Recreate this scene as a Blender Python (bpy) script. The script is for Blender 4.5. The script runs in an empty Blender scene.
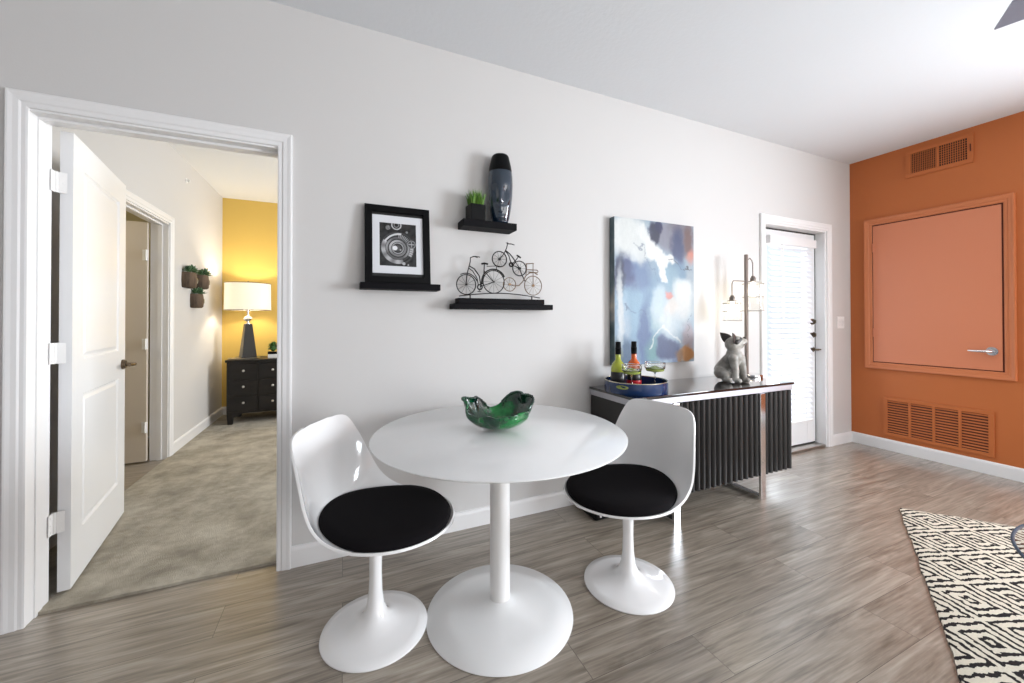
import bpy, bmesh, math, random
from mathutils import Vector, Matrix, noise
PI=math.pi
C=bpy.context.scene
COL=C.collection
R=math.radians

# ------------------------------------------------------------------ materials
def mat(name,base,rough=.5,metal=0,spec=.5,coat=0,coat_rough=.05,trans=0,ior=1.45,emit=None,estr=0,sheen=0,alpha=1):
    m=bpy.data.materials.new(name); m.use_nodes=True
    b=m.node_tree.nodes['Principled BSDF']; I=b.inputs
    I['Base Color'].default_value=(*base,1); I['Roughness'].default_value=rough; I['Metallic'].default_value=metal
    I['Specular IOR Level'].default_value=spec; I['Coat Weight'].default_value=coat; I['Coat Roughness'].default_value=coat_rough
    I['Transmission Weight'].default_value=trans; I['IOR'].default_value=ior
    if emit: I['Emission Color'].default_value=(*emit,1); I['Emission Strength'].default_value=estr
    if sheen: I['Sheen Weight'].default_value=sheen
    return m
def nodes(m): return m.node_tree.nodes,m.node_tree.links,m.node_tree.nodes['Principled BSDF']
def N(ns,t,**kw):
    n=ns.new(t)
    for k,v in kw.items(): setattr(n,k,v)
    return n
def noise_bump(m,scale=60,strength=.1,dist=.002,detail=3,stretch=(1,1,1)):
    ns,ls,b=nodes(m)
    tc=N(ns,'ShaderNodeTexCoord'); mp=N(ns,'ShaderNodeMapping'); mp.inputs['Scale'].default_value=stretch
    nz=N(ns,'ShaderNodeTexNoise'); nz.inputs['Scale'].default_value=scale; nz.inputs['Detail'].default_value=detail
    bp=N(ns,'ShaderNodeBump'); bp.inputs['Strength'].default_value=strength; bp.inputs['Distance'].default_value=dist
    ls.new(tc.outputs['Object'],mp.inputs[0]); ls.new(mp.outputs[0],nz.inputs['Vector']); ls.new(nz.outputs['Fac'],bp.inputs['Height']); ls.new(bp.outputs[0],b.inputs['Normal'])
    return m
def noise_color(m,stops,scale=5,detail=4,stretch=(1,1,1),rough=.6):
    ns,ls,b=nodes(m)
    tc=N(ns,'ShaderNodeTexCoord'); mp=N(ns,'ShaderNodeMapping'); mp.inputs['Scale'].default_value=stretch
    nz=N(ns,'ShaderNodeTexNoise'); nz.inputs['Scale'].default_value=scale; nz.inputs['Detail'].default_value=detail; nz.inputs['Roughness'].default_value=rough
    r=N(ns,'ShaderNodeValToRGB'); e=r.color_ramp.elements
    e[0].position,e[0].color=stops[0][0],(*stops[0][1],1); e[1].position,e[1].color=stops[-1][0],(*stops[-1][1],1)
    for p,c in stops[1:-1]:
        x=e.new(p); x.color=(*c,1)
    ls.new(tc.outputs['Object'],mp.inputs[0]); ls.new(mp.outputs[0],nz.inputs['Vector']); ls.new(nz.outputs['Fac'],r.inputs[0]); ls.new(r.outputs[0],b.inputs['Base Color'])
    return m
def vcol(m,name='paint'):
    ns,ls,b=nodes(m); a=N(ns,'ShaderNodeAttribute'); a.attribute_name=name; ls.new(a.outputs['Color'],b.inputs['Base Color']); return m

M={}
M['wall']=noise_bump(mat('wall_paint',(.618,.602,.592),.55,spec=.3),120,.12,.002)
M['ceiling']=noise_bump(mat('ceiling_paint',(.745,.76,.785),.8,spec=.2),45,.25,.004,5)
M['trim']=mat('white_semigloss_trim',(.80,.79,.79),.3)
M['orange']=noise_bump(mat('orange_paint',(.50,.145,.042),.5,spec=.35),120,.12,.002)
M['orange_door']=mat('orange_satin_door',(.64,.215,.105),.38,spec=.6)
M['orange_trim']=mat('orange_satin_trim',(.56,.175,.065),.4,spec=.5)
M['orange_dark']=mat('shadow_gap',(.10,.02,.008),.7)  # dark tone painted as door gap and vent shade; also colours the damper lever
M['yellow']=noise_bump(mat('yellow_paint',(.66,.45,.115),.55,spec=.3),120,.12,.002)
M['bath']=mat('bathroom_paint',(.50,.43,.24),.6)
M['beige_door']=mat('beige_door_paint',(.62,.55,.47),.4)
M['white_gloss']=mat('white_moulded_plastic',(.83,.82,.82),.12,coat=.6,coat_rough=.04)
M['white_lac']=mat('white_lacquer',(.84,.84,.84),.22,coat=.4,coat_rough=.05)
M['white_metal']=mat('white_powder_coat',(.82,.81,.80),.35)
M['cushion']=noise_bump(mat('black_fabric',(.006,.005,.006),.95,spec=.15),500,.3,.001)
M['shelf']=noise_bump(mat('black_wood_laminate',(.004,.0036,.005),.6,spec=.12),80,.1,.001,stretch=(.1,1,1))
M['black']=mat('black_gloss',(.003,.003,.0035),.3,spec=.15)
M['blackmatte']=mat('black_matte',(.012,.012,.012),.6)
M['blackmetal']=mat('dark_wire',(.02,.018,.017),.4,metal=.6)
M['bronze_wire']=mat('bronze_wire',(.20,.13,.08),.35,metal=.8)
M['chrome']=mat('polished_chrome',(.80,.80,.82),.12,metal=1)
M['nickel']=mat('brushed_nickel',(.55,.53,.50),.3,metal=1)
M['bronze']=mat('aged_bronze',(.16,.12,.085),.35,metal=1)
M['silver']=mat('champagne_silver_band',(.50,.50,.54),.38,metal=.9)
M['sideboard']=noise_color(mat('charcoal_ribbed_wood',(.05,.045,.05),.36,coat=.15,coat_rough=.2),[(.3,(.005,.0045,.005)),(.7,(.015,.0135,.014))],14,5,(6,6,.6))
M['blackglass']=mat('black_glass_top',(.012,.012,.014),.06,coat=1,coat_rough=.02)
M['glass']=mat('clear_glass',(.97,.99,.99),.02,trans=1,ior=1.45)
M['jarglass']=None
M['bulb']=mat('glowing_bulb',(1,.95,.85),.4,emit=(1,.90,.74),estr=10)
M['greenglass']=noise_bump(noise_color(mat('green_art_glass',(.0,.25,.06),.06,trans=.25,ior=1.45,coat=.6),[(.36,(.001,.015,.012)),(.50,(.001,.07,.025)),(.72,(.02,.40,.08))],9,4),28,.7,.01,4)
M['blueglass']=mat('smoky_blue_glass',(.010,.028,.055),.05,trans=.3,ior=1.45,coat=1)
M['blue']=mat('navy_lacquer_tray',(.008,.030,.105),.2,coat=.7)
M['gold']=mat('pale_metal_edge',(.62,.58,.45),.25,metal=.9)
M['bottle_g']=mat('yellow_green_liquor',(.50,.56,.05),.06,trans=.35,coat=.5)
M['bottle_o']=mat('orange_liquor',(.85,.14,.01),.06,trans=.35,coat=.5)
M['bottle_dark']=mat('dark_bottle_label',(.01,.008,.01),.3)
M['red']=mat('red_label',(.55,.01,.02),.3)
M['limeglass']=mat('lime_drink',(.55,.65,.15),.1,trans=.5)
M['paper']=mat('mat_board',(.66,.67,.70),.8)
M['photo']=vcol(mat('photo_print',(.1,.1,.1),.25))
M['canvas']=noise_bump(vcol(mat('painted_canvas',(.5,.5,.6),.45)),90,.35,.003)
M['canvas_edge']=noise_color(mat('painted_canvas_edge',(.1,.12,.1),.6),[(.35,(.02,.05,.06)),(.5,(.12,.16,.18)),(.65,(.45,.40,.34))],3,3,(1,1,1))
M['dog']=noise_color(mat('weathered_grey_ceramic',(.5,.47,.43),.45),[(.3,(.12,.11,.10)),(.5,(.33,.31,.28)),(.75,(.56,.54,.50))],9,5)
M['dogdark']=mat('dark_glaze',(.035,.028,.025),.4)
M['wood_log']=noise_color(mat('weathered_wood',(.15,.1,.07),.8),[(.3,(.02,.013,.009)),(.7,(.15,.10,.065))],18,5,(1,1,.2))
M['leaf']=noise_color(mat('green_leaf',(.06,.16,.04),.5),[(.3,(.02,.07,.015)),(.7,(.10,.24,.06))],30,2)
M['leaf_blue']=noise_color(mat('succulent_leaf',(.06,.14,.06),.5),[(.3,(.02,.07,.03)),(.7,(.14,.25,.12))],30,2)
M['grass']=noise_color(mat('faux_grass',(.1,.3,.03),.5),[(.3,(.03,.12,.01)),(.7,(.22,.42,.06))],60,2,(1,1,.3))
M['dresser']=noise_color(mat('espresso_wood',(.02,.016,.014),.4),[(.3,(.004,.0035,.003)),(.7,(.013,.010,.009))],20,4,(.3,1,1))
M['lampbase']=mat('charcoal_lamp_base',(.018,.017,.016),.3,coat=.3)
M['blind']=mat('white_faux_wood',(.88,.89,.92),.45)
M['doorleaf']=mat('white_door_paint',(.80,.80,.81),.3)
M['fan']=mat('grey_fan_blade',(.22,.22,.27),.4)
M['plastic']=mat('white_switch_plastic',(.85,.84,.83),.35)
M['ventdark']=mat('vent_shade_dark',(.02,.012,.015),.8)  # near-black colour standing in for the shade inside the duct
M['leaf_gap_dark']=mat('dark_leaf_gap',(.03,.028,.026),.5)  # dark colour for the shaded gap round the balcony door leaf

# translucent materials (things light passes through)
def translucent(name,col,mix=.5,rough=.6):
    m=bpy.data.materials.new(name); m.use_nodes=True; ns=m.node_tree.nodes; ls=m.node_tree.links
    b=ns['Principled BSDF']; b.inputs['Base Color'].default_value=(*col,1); b.inputs['Roughness'].default_value=rough
    t=ns.new('ShaderNodeBsdfTranslucent'); t.inputs[0].default_value=(*col,1)
    x=ns.new('ShaderNodeMixShader'); x.inputs[0].default_value=mix
    ls.new(b.outputs[0],x.inputs[1]); ls.new(t.outputs[0],x.inputs[2]); ls.new(x.outputs[0],ns['Material Output'].inputs[0]); return m
M['blind']=translucent('white_blind_slats',(.82,.84,.88),.12,.4)
M['shade']=translucent('linen_lampshade',(.86,.84,.80),.34,.8)

def thin_glass(name,tint,ior=1.5,milk=0):
    m=bpy.data.materials.new(name); m.use_nodes=True; ns=m.node_tree.nodes; ls=m.node_tree.links; ns.remove(ns['Principled BSDF'])
    t=ns.new('ShaderNodeBsdfTransparent'); t.inputs[0].default_value=(*tint,1); g=ns.new('ShaderNodeBsdfGlossy'); g.inputs['Roughness'].default_value=.02
    lw=ns.new('ShaderNodeLayerWeight'); lw.inputs[0].default_value=.5; pw_=ns.new('ShaderNodeMath'); pw_.operation='POWER'; pw_.inputs[1].default_value=5; ls.new(lw.outputs['Facing'],pw_.inputs[0]); f=ns.new('ShaderNodeMath'); f.operation='MULTIPLY_ADD'; f.inputs[1].default_value=.5; f.inputs[2].default_value=.04; ls.new(pw_.outputs[0],f.inputs[0]); x=ns.new('ShaderNodeMixShader'); ls.new(f.outputs[0],x.inputs[0]); ls.new(t.outputs[0],x.inputs[1]); ls.new(g.outputs[0],x.inputs[2])
    out=x
    if milk:
        d=ns.new('ShaderNodeBsdfTranslucent'); d.inputs[0].default_value=(1,1,1,1); y=ns.new('ShaderNodeMixShader'); y.inputs[0].default_value=milk; ls.new(x.outputs[0],y.inputs[1]); ls.new(d.outputs[0],y.inputs[2]); out=y
    ls.new(out.outputs[0],ns['Material Output'].inputs[0]); return m
M['pane']=thin_glass('window_glass',(.97,.985,.99))
M['lampmetal']=mat('dark_brushed_lamp_metal',(.22,.19,.17),.3,metal=1)
M['jarrim']=mat('thick_glass_rim',(.28,.27,.25),.12,trans=.3)
M['tableglass']=thin_glass('table_glass',(.93,.96,.97),1.35)
M['jarglass']=thin_glass('seeded_jar_glass',(.98,.98,.97),1.35,.05)
# floor: grey-brown planks running along x
def plank_mat():
    m=mat('grey_oak_planks',(.2,.17,.15),.3,spec=.6,coat=.9,coat_rough=.27); ns,ls,b=nodes(m)
    tc=N(ns,'ShaderNodeTexCoord')
    br=N(ns,'ShaderNodeTexBrick'); br.offset=.37; br.offset_frequency=2
    br.inputs['Color1'].default_value=(.15,.15,.15,1); br.inputs['Color2'].default_value=(.85,.85,.85,1); br.inputs['Mortar'].default_value=(.0,.0,.0,1)
    br.inputs['Scale'].default_value=1; br.inputs['Mortar Size'].default_value=.0012; br.inputs['Mortar Smooth'].default_value=.3
    br.inputs['Brick Width'].default_value=1.22; br.inputs['Row Height'].default_value=.18; br.inputs['Bias'].default_value=0
    ls.new(tc.outputs['Object'],br.inputs['Vector'])
    # grain: long noise, shifted per plank
    sep=N(ns,'ShaderNodeSeparateXYZ'); ls.new(tc.outputs['Object'],sep.inputs[0])
    sh=N(ns,'ShaderNodeMath',operation='MULTIPLY'); sh.inputs[1].default_value=17; ls.new(br.outputs['Color'],sh.inputs[0])
    ad=N(ns,'ShaderNodeMath',operation='ADD'); ls.new(sep.outputs[0],ad.inputs[0]); ls.new(sh.outputs[0],ad.inputs[1])
    cb=N(ns,'ShaderNodeCombineXYZ'); ls.new(ad.outputs[0],cb.inputs[0]); ls.new(sep.outputs[1],cb.inputs[1]); ls.new(sh.outputs[0],cb.inputs[2])
    mp=N(ns,'ShaderNodeMapping'); mp.inputs['Scale'].default_value=(1.1,9,1); ls.new(cb.outputs[0],mp.inputs[0])
    n1=N(ns,'ShaderNodeTexNoise'); n1.inputs['Scale'].default_value=1.6; n1.inputs['Detail'].default_value=6; n1.inputs['Roughness'].default_value=.62; n1.inputs['Distortion'].default_value=1.2
    ls.new(mp.outputs[0],n1.inputs['Vector'])
    mp2=N(ns,'ShaderNodeMapping'); mp2.inputs['Scale'].default_value=(2.5,60,1); ls.new(cb.outputs[0],mp2.inputs[0])
    n2=N(ns,'ShaderNodeTexNoise'); n2.inputs['Scale'].default_value=1.5; n2.inputs['Detail'].default_value=3; ls.new(mp2.outputs[0],n2.inputs['Vector'])
    r=N(ns,'ShaderNodeValToRGB'); e=r.color_ramp.elements
    e[0].position=.33; e[0].color=(.135,.108,.080,1); e[1].position=.72; e[1].color=(.47,.415,.345,1)
    x=e.new(.5); x.color=(.275,.232,.185,1)
    mx=N(ns,'ShaderNodeMath',operation='MULTIPLY_ADD'); mx.inputs[1].default_value=.40; ls.new(n2.outputs['Fac'],mx.inputs[0])
    m3=N(ns,'ShaderNodeMath',operation='MULTIPLY_ADD'); m3.inputs[1].default_value=.62; m3.inputs[2].default_value=-.02; ls.new(n1.outputs['Fac'],m3.inputs[0]); ls.new(m3.outputs[0],mx.inputs[2])
    ls.new(mx.outputs[0],r.inputs[0])
    # plank tone
    hm=N(ns,'ShaderNodeMapRange'); hm.inputs['To Min'].default_value=.88; hm.inputs['To Max'].default_value=1.08; ls.new(br.outputs['Color'],hm.inputs['Value'])
    vm=N(ns,'ShaderNodeVectorMath',operation='SCALE'); ls.new(r.outputs[0],vm.inputs[0]); ls.new(hm.outputs[0],vm.inputs['Scale'])
    mm=N(ns,'ShaderNodeMix',data_type='RGBA'); ls.new(br.outputs['Fac'],mm.inputs[0]); ls.new(vm.outputs[0],mm.inputs[6]); mm.inputs[7].default_value=(.09,.07,.055,1)
    ls.new(mm.outputs[2],b.inputs['Base Color'])
    bp=N(ns,'ShaderNodeBump'); bp.inputs['Strength'].default_value=.12; bp.inputs['Distance'].default_value=.003; ls.new(n2.outputs['Fac'],bp.inputs['Height']); ls.new(bp.outputs[0],b.inputs['Normal'])
    return m
M['planks']=plank_mat()
M['carpet']=noise_bump(noise_color(mat('beige_carpet',(.3,.26,.19),.95,spec=.1,sheen=.3),[(.36,(.24,.205,.145)),(.5,(.40,.35,.265)),(.62,(.55,.50,.40))],3.4,8,rough=.72),260,.9,.012,3)

# rug: nested diamonds
def rug_mat():
    m=mat('cream_black_woven_rug',(.8,.75,.65),.95,spec=.1); ns,ls,b=nodes(m)
    tc=N(ns,'ShaderNodeTexCoord')
    nz=N(ns,'ShaderNodeTexNoise'); nz.inputs['Scale'].default_value=42; nz.inputs['Detail'].default_value=2
    ls.new(tc.outputs['Object'],nz.inputs['Vector'])
    sb=N(ns,'ShaderNodeVectorMath',operation='SUBTRACT'); ls.new(nz.outputs['Color'],sb.inputs[0]); sb.inputs[1].default_value=(.5,.5,.5)
    sc=N(ns,'ShaderNodeVectorMath',operation='SCALE'); ls.new(sb.outputs[0],sc.inputs[0]); sc.inputs['Scale'].default_value=.03
    ad=N(ns,'ShaderNodeVectorMath',operation='ADD'); ls.new(tc.outputs['Object'],ad.inputs[0]); ls.new(sc.outputs[0],ad.inputs[1])
    sp=N(ns,'ShaderNodeSeparateXYZ'); ls.new(ad.outputs[0],sp.inputs[0])
    def tri(sock,period,off):
        a=N(ns,'ShaderNodeMath',operation='MULTIPLY_ADD'); a.inputs[1].default_value=1/period; a.inputs[2].default_value=off; ls.new(sock,a.inputs[0])
        p=N(ns,'ShaderNodeMath',operation='PINGPONG'); p.inputs[1].default_value=.5; ls.new(a.outputs[0],p.inputs[0])
        return p.outputs[0]
    u=tri(sp.outputs[0],.28,0.1); v=tri(sp.outputs[1],.30,0.1)
    s=N(ns,'ShaderNodeMath',operation='ADD'); ls.new(u,s.inputs[0]); ls.new(v,s.inputs[1])
    k=N(ns,'ShaderNodeMath',operation='MULTIPLY'); k.inputs[1].default_value=6.0*2*PI; ls.new(s.outputs[0],k.inputs[0])
    f=N(ns,'ShaderNodeMath',operation='COSINE'); ls.new(k.outputs[0],f.inputs[0])
    g=N(ns,'ShaderNodeMath',operation='LESS_THAN'); g.inputs[1].default_value=-.30; ls.new(f.outputs[0],g.inputs[0])
    mx=N(ns,'ShaderNodeMix',data_type='RGBA'); ls.new(g.outputs[0],mx.inputs[0]); mx.inputs[6].default_value=(.60,.53,.43,1); mx.inputs[7].default_value=(.022,.018,.018,1)
    ls.new(mx.outputs[2],b.inputs['Base Color'])
    n2=N(ns,'ShaderNodeTexNoise'); n2.inputs['Scale'].default_value=160; ls.new(tc.outputs['Object'],n2.inputs['Vector'])
    bp=N(ns,'ShaderNodeBump'); bp.inputs['Strength'].default_value=.8; bp.inputs['Distance'].default_value=.006; ls.new(n2.outputs['Fac'],bp.inputs['Height']); ls.new(bp.outputs[0],b.inputs['Normal'])
    return m
M['rug']=rug_mat()

# ------------------------------------------------------------------ mesh helpers
def BM(): return bmesh.new()
def box(bm,x0,x1,y0,y1,z0,z1,bev=0,seg=2):
    t=bmesh.new(); bmesh.ops.create_cube(t,size=1)
    for v in t.verts: v.co=Vector(((x0+x1)/2+v.co.x*(x1-x0),(y0+y1)/2+v.co.y*(y1-y0),(z0+z1)/2+v.co.z*(z1-z0)))
    if bev: bmesh.ops.bevel(t,geom=t.edges[:],offset=bev,segments=seg,affect='EDGES',profile=.5)
    merge(bm,t); return bm
def merge(bm,t,mtx=None):
    if mtx is not None: bmesh.ops.transform(t,matrix=mtx,verts=t.verts)
    me=bpy.data.meshes.new('tmp'); t.to_mesh(me); t.free(); bm.from_mesh(me); bpy.data.meshes.remove(me)
def frame_of(d):
    d=d.normalized(); a=Vector((0,0,1)) if abs(d.z)<.9 else Vector((1,0,0))
    u=d.cross(a).normalized(); v=d.cross(u).normalized(); return u,v
def tube(bm,pts,r,n=10,closed=False,caps=True):
    pts=[Vector(p) for p in pts]; L=len(pts); rr=r if isinstance(r,(list,tuple)) else [r]*L
    rings=[]; pu=None
    for i,p in enumerate(pts):
        if closed: d=pts[(i+1)%L]-pts[i-1]
        else: d=pts[min(i+1,L-1)]-pts[max(i-1,0)]
        d.normalize()
        if pu is None: u,v=frame_of(d)
        else:
            u=pu-d*pu.dot(d)
            if u.length<1e-5: u,v=frame_of(d)
            u.normalize(); v=d.cross(u).normalized()
        pu=u
        rings.append([bm.verts.new(p+(u*math.cos(2*PI*k/n)+v*math.sin(2*PI*k/n))*rr[i]) for k in range(n)])
    for i in range(L if closed else L-1):
        a,b=rings[i],rings[(i+1)%L]
        off=0
        if closed and i==L-1:
            off=min(range(n),key=lambda o:(a[0].co-b[o].co).length)
        for k in range(n): bm.faces.new((a[k],a[(k+1)%n],b[(k+1+off)%n],b[(k+off)%n]))
    if caps and not closed:
        bm.faces.new(rings[0][::-1]); bm.faces.new(rings[-1])
    return bm
def cyl(bm,p0,p1,r,n=24): return tube(bm,[p0,p1],r,n)
def ring(bm,c,r,w,axis='y',n=32,m=6):
    c=Vector(c); pts=[]
    for k in range(n):
        a=2*PI*k/n; ca,sa=math.cos(a)*r,math.sin(a)*r
        pts.append(c+(Vector((ca,0,sa)) if axis=='y' else Vector((0,ca,sa)) if axis=='x' else Vector((ca,sa,0))))
    return tube(bm,pts,w,m,closed=True)
def lathe(bm,prof,n=48,c=(0,0,0),fn=None):
    c=Vector(c); rings=[]
    for (r,z) in prof:
        if r<1e-6: rings.append([bm.verts.new(c+Vector((0,0,z)))])
        else:
            rg=[]
            for k in range(n):
                a=2*PI*k/n; p=Vector((r*math.cos(a),r*math.sin(a),z))
                if fn: p=fn(p,a)
                rg.append(bm.verts.new(c+p))
            rings.append(rg)
    for a,b in zip(rings,rings[1:]):
        if len(a)==1 and len(b)==1: continue
        for k in range(n):
            k2=(k+1)%n
            if len(a)==1: bm.faces.new((a[0],b[k],b[k2]))
            elif len(b)==1: bm.faces.new((a[k],b[0],a[k2]))
            else: bm.faces.new((a[k],b[k],b[k2],a[k2]))
    return bm
def ball(bm,c,r,n=16,s=(1,1,1)):
    t=bmesh.new(); bmesh.ops.create_uvsphere(t,u_segments=n,v_segments=max(6,n*3//4),radius=r)
    for v in t.verts: v.co=Vector(c)+Vector((v.co.x*s[0],v.co.y*s[1],v.co.z*s[2]))
    merge(bm,t)
def prism(bm,poly,y0,y1,axis='y'):
    f=(lambda a,b,t:Vector((a,t,b))) if axis=='y' else (lambda a,b,t:Vector((a,b,t))) if axis=='z' else (lambda a,b,t:Vector((t,a,b)))
    A=[bm.verts.new(f(a,b,y0)) for a,b in poly]; B=[bm.verts.new(f(a,b,y1)) for a,b in poly]
    bm.faces.new(A); bm.faces.new(B[::-1])
    for i in range(len(poly)): bm.faces.new((A[i],A[i-1],B[i-1],B[i]))
    return bm
def obj(name,bm,m,parent=None,smooth=False,loc=None,rotz=None,angle=40):
    bmesh.ops.recalc_face_normals(bm,faces=bm.faces[:])
    me=bpy.data.meshes.new(name); bm.to_mesh(me); bm.free()
    if isinstance(m,(list,tuple)):
        for x in m: me.materials.append(x)
    else: me.materials.append(m)
    if smooth:
        for p in me.polygons: p.use_smooth=True
        if angle<179:
            try: me.set_sharp_from_angle(angle=R(angle))
            except Exception: pass
    o=bpy.data.objects.new(name,me); COL.objects.link(o)
    if parent: o.parent=parent
    if loc: o.location=loc
    if rotz is not None: o.rotation_euler=(0,0,rotz)
    return o
def thing(name,label,cat,loc=(0,0,0),rotz=0,group=None):
    o=bpy.data.objects.new(name,None); COL.objects.link(o); o.empty_display_size=.1
    o.location=loc; o.rotation_euler=(0,0,rotz); o['label']=label; o['category']=cat
    if group: o['group']=group
    return o
def tag(o,label,cat,group=None):
    o['label']=label; o['category']=cat
    if group: o['group']=group
    return o
def struct(name,bm,m,parent=None,smooth=False):
    o=obj(name,bm,m,parent,smooth)
    if parent is None: o['kind']='structure'
    return o
def sem(name,label=None,cat=None):
    o=bpy.data.objects.new(name,None); COL.objects.link(o); o['kind']='structure'
    if label: o['label']=label; o['category']=cat
    return o

# ------------------------------------------------------------------ dimensions
H=2.74; WT=.13
XR=4.603; XL=-3.0; YB=-5.6
DX0,DX1,DZ=-1.152,-.279,2.045       # bedroom doorway
BX0,BX1,BZ=3.302,4.198,2.045        # balcony doorway
BW=-1.392; BY=3.74; BXR=1.9          # bedroom walls
HX0,HX1=1.27,2.12                  # doorway in bedroom's left wall (y range)
# windows (out of frame) on the right wall and the back wall
WR=(-4.1,-2.3,.6,2.25)
WBK=(1.3,4.3,.3,2.3)

# ------------------------------------------------------------------ shell
bm=BM(); box(bm,XL-.1,XR+.1,YB-.1,.06,-.06,0); 
struct('floor',bm,M['planks'])
bm=BM(); box(bm,BW,BXR,.061,BY,-.06,.012); struct('floor_bedroom',bm,M['carpet'])
bm=BM(); box(bm,-3.1,BW-.0005,.6,3.0,-.06,-.001); struct('floor_bathroom',bm,M['planks'])
bm=BM(); box(bm,XL-.1,XR+.1,YB-.1,WT,H,H+.06); struct('ceiling',bm,M['ceiling'])
bm=BM(); box(bm,BW-.12,BXR+.12,WT+.001,BY+.12,H,H+.06); struct('ceiling_bedroom',bm,M['ceiling'])
bm=BM(); box(bm,-3.1,BW-.121,.6,3.0,2.5,2.56); struct('ceiling_bathroom',bm,M['ceiling'])
bm=BM()
box(bm,XL-.1,DX0,0,WT,0,H); box(bm,DX0,DX1,0,WT,DZ,H); box(bm,DX1,BX0,0,WT,0,H); box(bm,BX0,BX1,0,WT,BZ,H); box(bm,BX1,XR,0,WT,0,H)
struct('wall_back',bm,M['wall'])
bm=BM(); y0,y1,z0,z1=WR
box(bm,XR,XR+.14,y1,WT,0,H); box(bm,XR,XR+.14,YB-.1,y0,0,H); box(bm,XR,XR+.14,y0,y1,0,z0); box(bm,XR,XR+.14,y0,y1,z1,H)
struct('wall_right',bm,M['orange'])
bm=BM(); box(bm,XL-.1,XL,YB,0,0,H); struct('wall_left',bm,M['wall'])
bm=BM(); x0,x1,z0,z1=WBK
box(bm,XL,x0,YB-.1,YB,0,H); box(bm,x1,XR,YB-.1,YB,0,H); box(bm,x0,x1,YB-.1,YB,0,z0); box(bm,x0,x1,YB-.1,YB,z1,H)
struct('wall_front',bm,M['wall'])
# bedroom shell
bm=BM(); 
box(bm,BW-.12,BW,WT,HX0,0,H); box(bm,BW-.12,BW,HX1,BY,0,H); box(bm,BW-.12,BW,HX0,HX1,DZ,H)
struct('wall_bedroom_left',bm,M['wall'])
bm=BM(); box(bm,BW-.12,BXR+.12,BY,BY+.12,0,H); struct('wall_bedroom_back',bm,M['yellow'])
bm=BM(); box(bm,BXR,BXR+.12,WT,BY,0,H); struct('wall_bedroom_right',bm,M['wall'])
# bathroom shell
bm=BM(); box(bm,-3.1,BW-.12,3.0,3.1,0,2.56); box(bm,-3.1,BW-.12,.5,.6,0,2.56); box(bm,-3.2,-3.1,.5,3.1,0,2.56)
struct('wall_bathroom',bm,M['bath'])

# casing profile (offset outwards, protrusion)
CAS=[(0,0),(0,.010),(.006,.012),(.018,.012),(.024,.016),(.040,.017),(.052,.020),(.058,.020),(.062,.016),(.062,0)]
def casing(bm,a0,a1,top,fn,prof=CAS,bottom=None):
    """fn(a,z,h)->point ; U if bottom is None else closed frame"""
    st=[]
    if bottom is None: cs=[(a0,0,-1,0),(a0,top,-1,1),(a1,top,1,1),(a1,0,1,0)]
    else: cs=[(a0,bottom,-1,-1),(a0,top,-1,1),(a1,top,1,1),(a1,bottom,1,-1)]
    for (a,z,sx,sz) in cs: st.append([bm.verts.new(fn(a+sx*o,z+sz*o,h)) for o,h in prof])
    n=len(prof); rng=3 if bottom is None else 4
    for i in range(rng):
        A,B=st[i],st[(i+1)%4]
        for k in range(n-1): bm.faces.new((A[k],A[k+1],B[k+1],B[k]))
    if bottom is None: bm.faces.new(st[0]); bm.faces.new(st[3][::-1])
    return bm
bm=BM(); casing(bm,DX0+.013,DX1-.011,DZ-.003,lambda a,z,h:Vector((a,-h,z)))
struct('trim_1',bm,M['trim'])
def jamb(bm,x0,x1,top,y0,y1,t=.018,stop=None,pos=None):
    box(bm,x0-.001,x0+t,y0,y1,0,top); box(bm,x1-t,x1+.001,y0,y1,0,top); box(bm,x0+t,x1-t,y0,y1,top-t,top+.001)
    if stop:
        s0,s1=stop
        box(bm,x0+t,x0+t+.011,s0,s1,0,top-t); box(bm,x1-t-.011,x1-t,s0,s1,0,top-t); box(bm,x0+t+.011,x1-t-.011,s0,s1,top-t-.011,top-t)
bm=BM(); jamb(bm,DX0-.001,DX1+.001,DZ,-.001,WT+.001,.012); box(bm,DX0+.011,DX0+.0155,.045,.085,0,DZ-.012); box(bm,DX1-.018,DX1-.012,.045,.085,0,DZ-.012); box(bm,DX0+.0155,DX1-.018,.045,.085,DZ-.023,DZ-.012); struct('trim_2',bm,M['trim'])
bm=BM(); casing(bm,BX0,BX1,BZ-.005,lambda a,z,h:Vector((a,-h,z))); struct('trim_3',bm,M['trim'])
bm=BM(); jamb(bm,BX0,BX1,BZ,-.001,WT,.02); struct('trim_4',bm,M['trim'])
bm=BM(); box(bm,BX0+.02,BX1-.02,.0,.14,.0,.022,.004); struct('trim_5',bm,M['nickel'])
# casing + jamb of the doorway in the bedroom's left wall
bm=BM(); casing(bm,HX0,HX1,DZ,lambda a,z,h:Vector((BW+h,a,z))); struct('trim_6',bm,M['trim'])
bm=BM()
box(bm,BW-.121,BW+.001,HX0-.001,HX0+.012,0,DZ); box(bm,BW-.121,BW+.001,HX1-.012,HX1+.001,0,DZ); box(bm,BW-.121,BW+.001,HX0,HX1,DZ-.012,DZ+.001)
box(bm,BW-.07,BW-.04,HX1-.024,HX1-.012,0,DZ-.012); box(bm,BW-.07,BW-.04,HX0+.012,HX0+.024,0,DZ-.012); box(bm,BW-.07,BW-.04,HX0+.024,HX1-.024,DZ-.024,DZ-.012)
struct('trim_7',bm,M['trim'])
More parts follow.
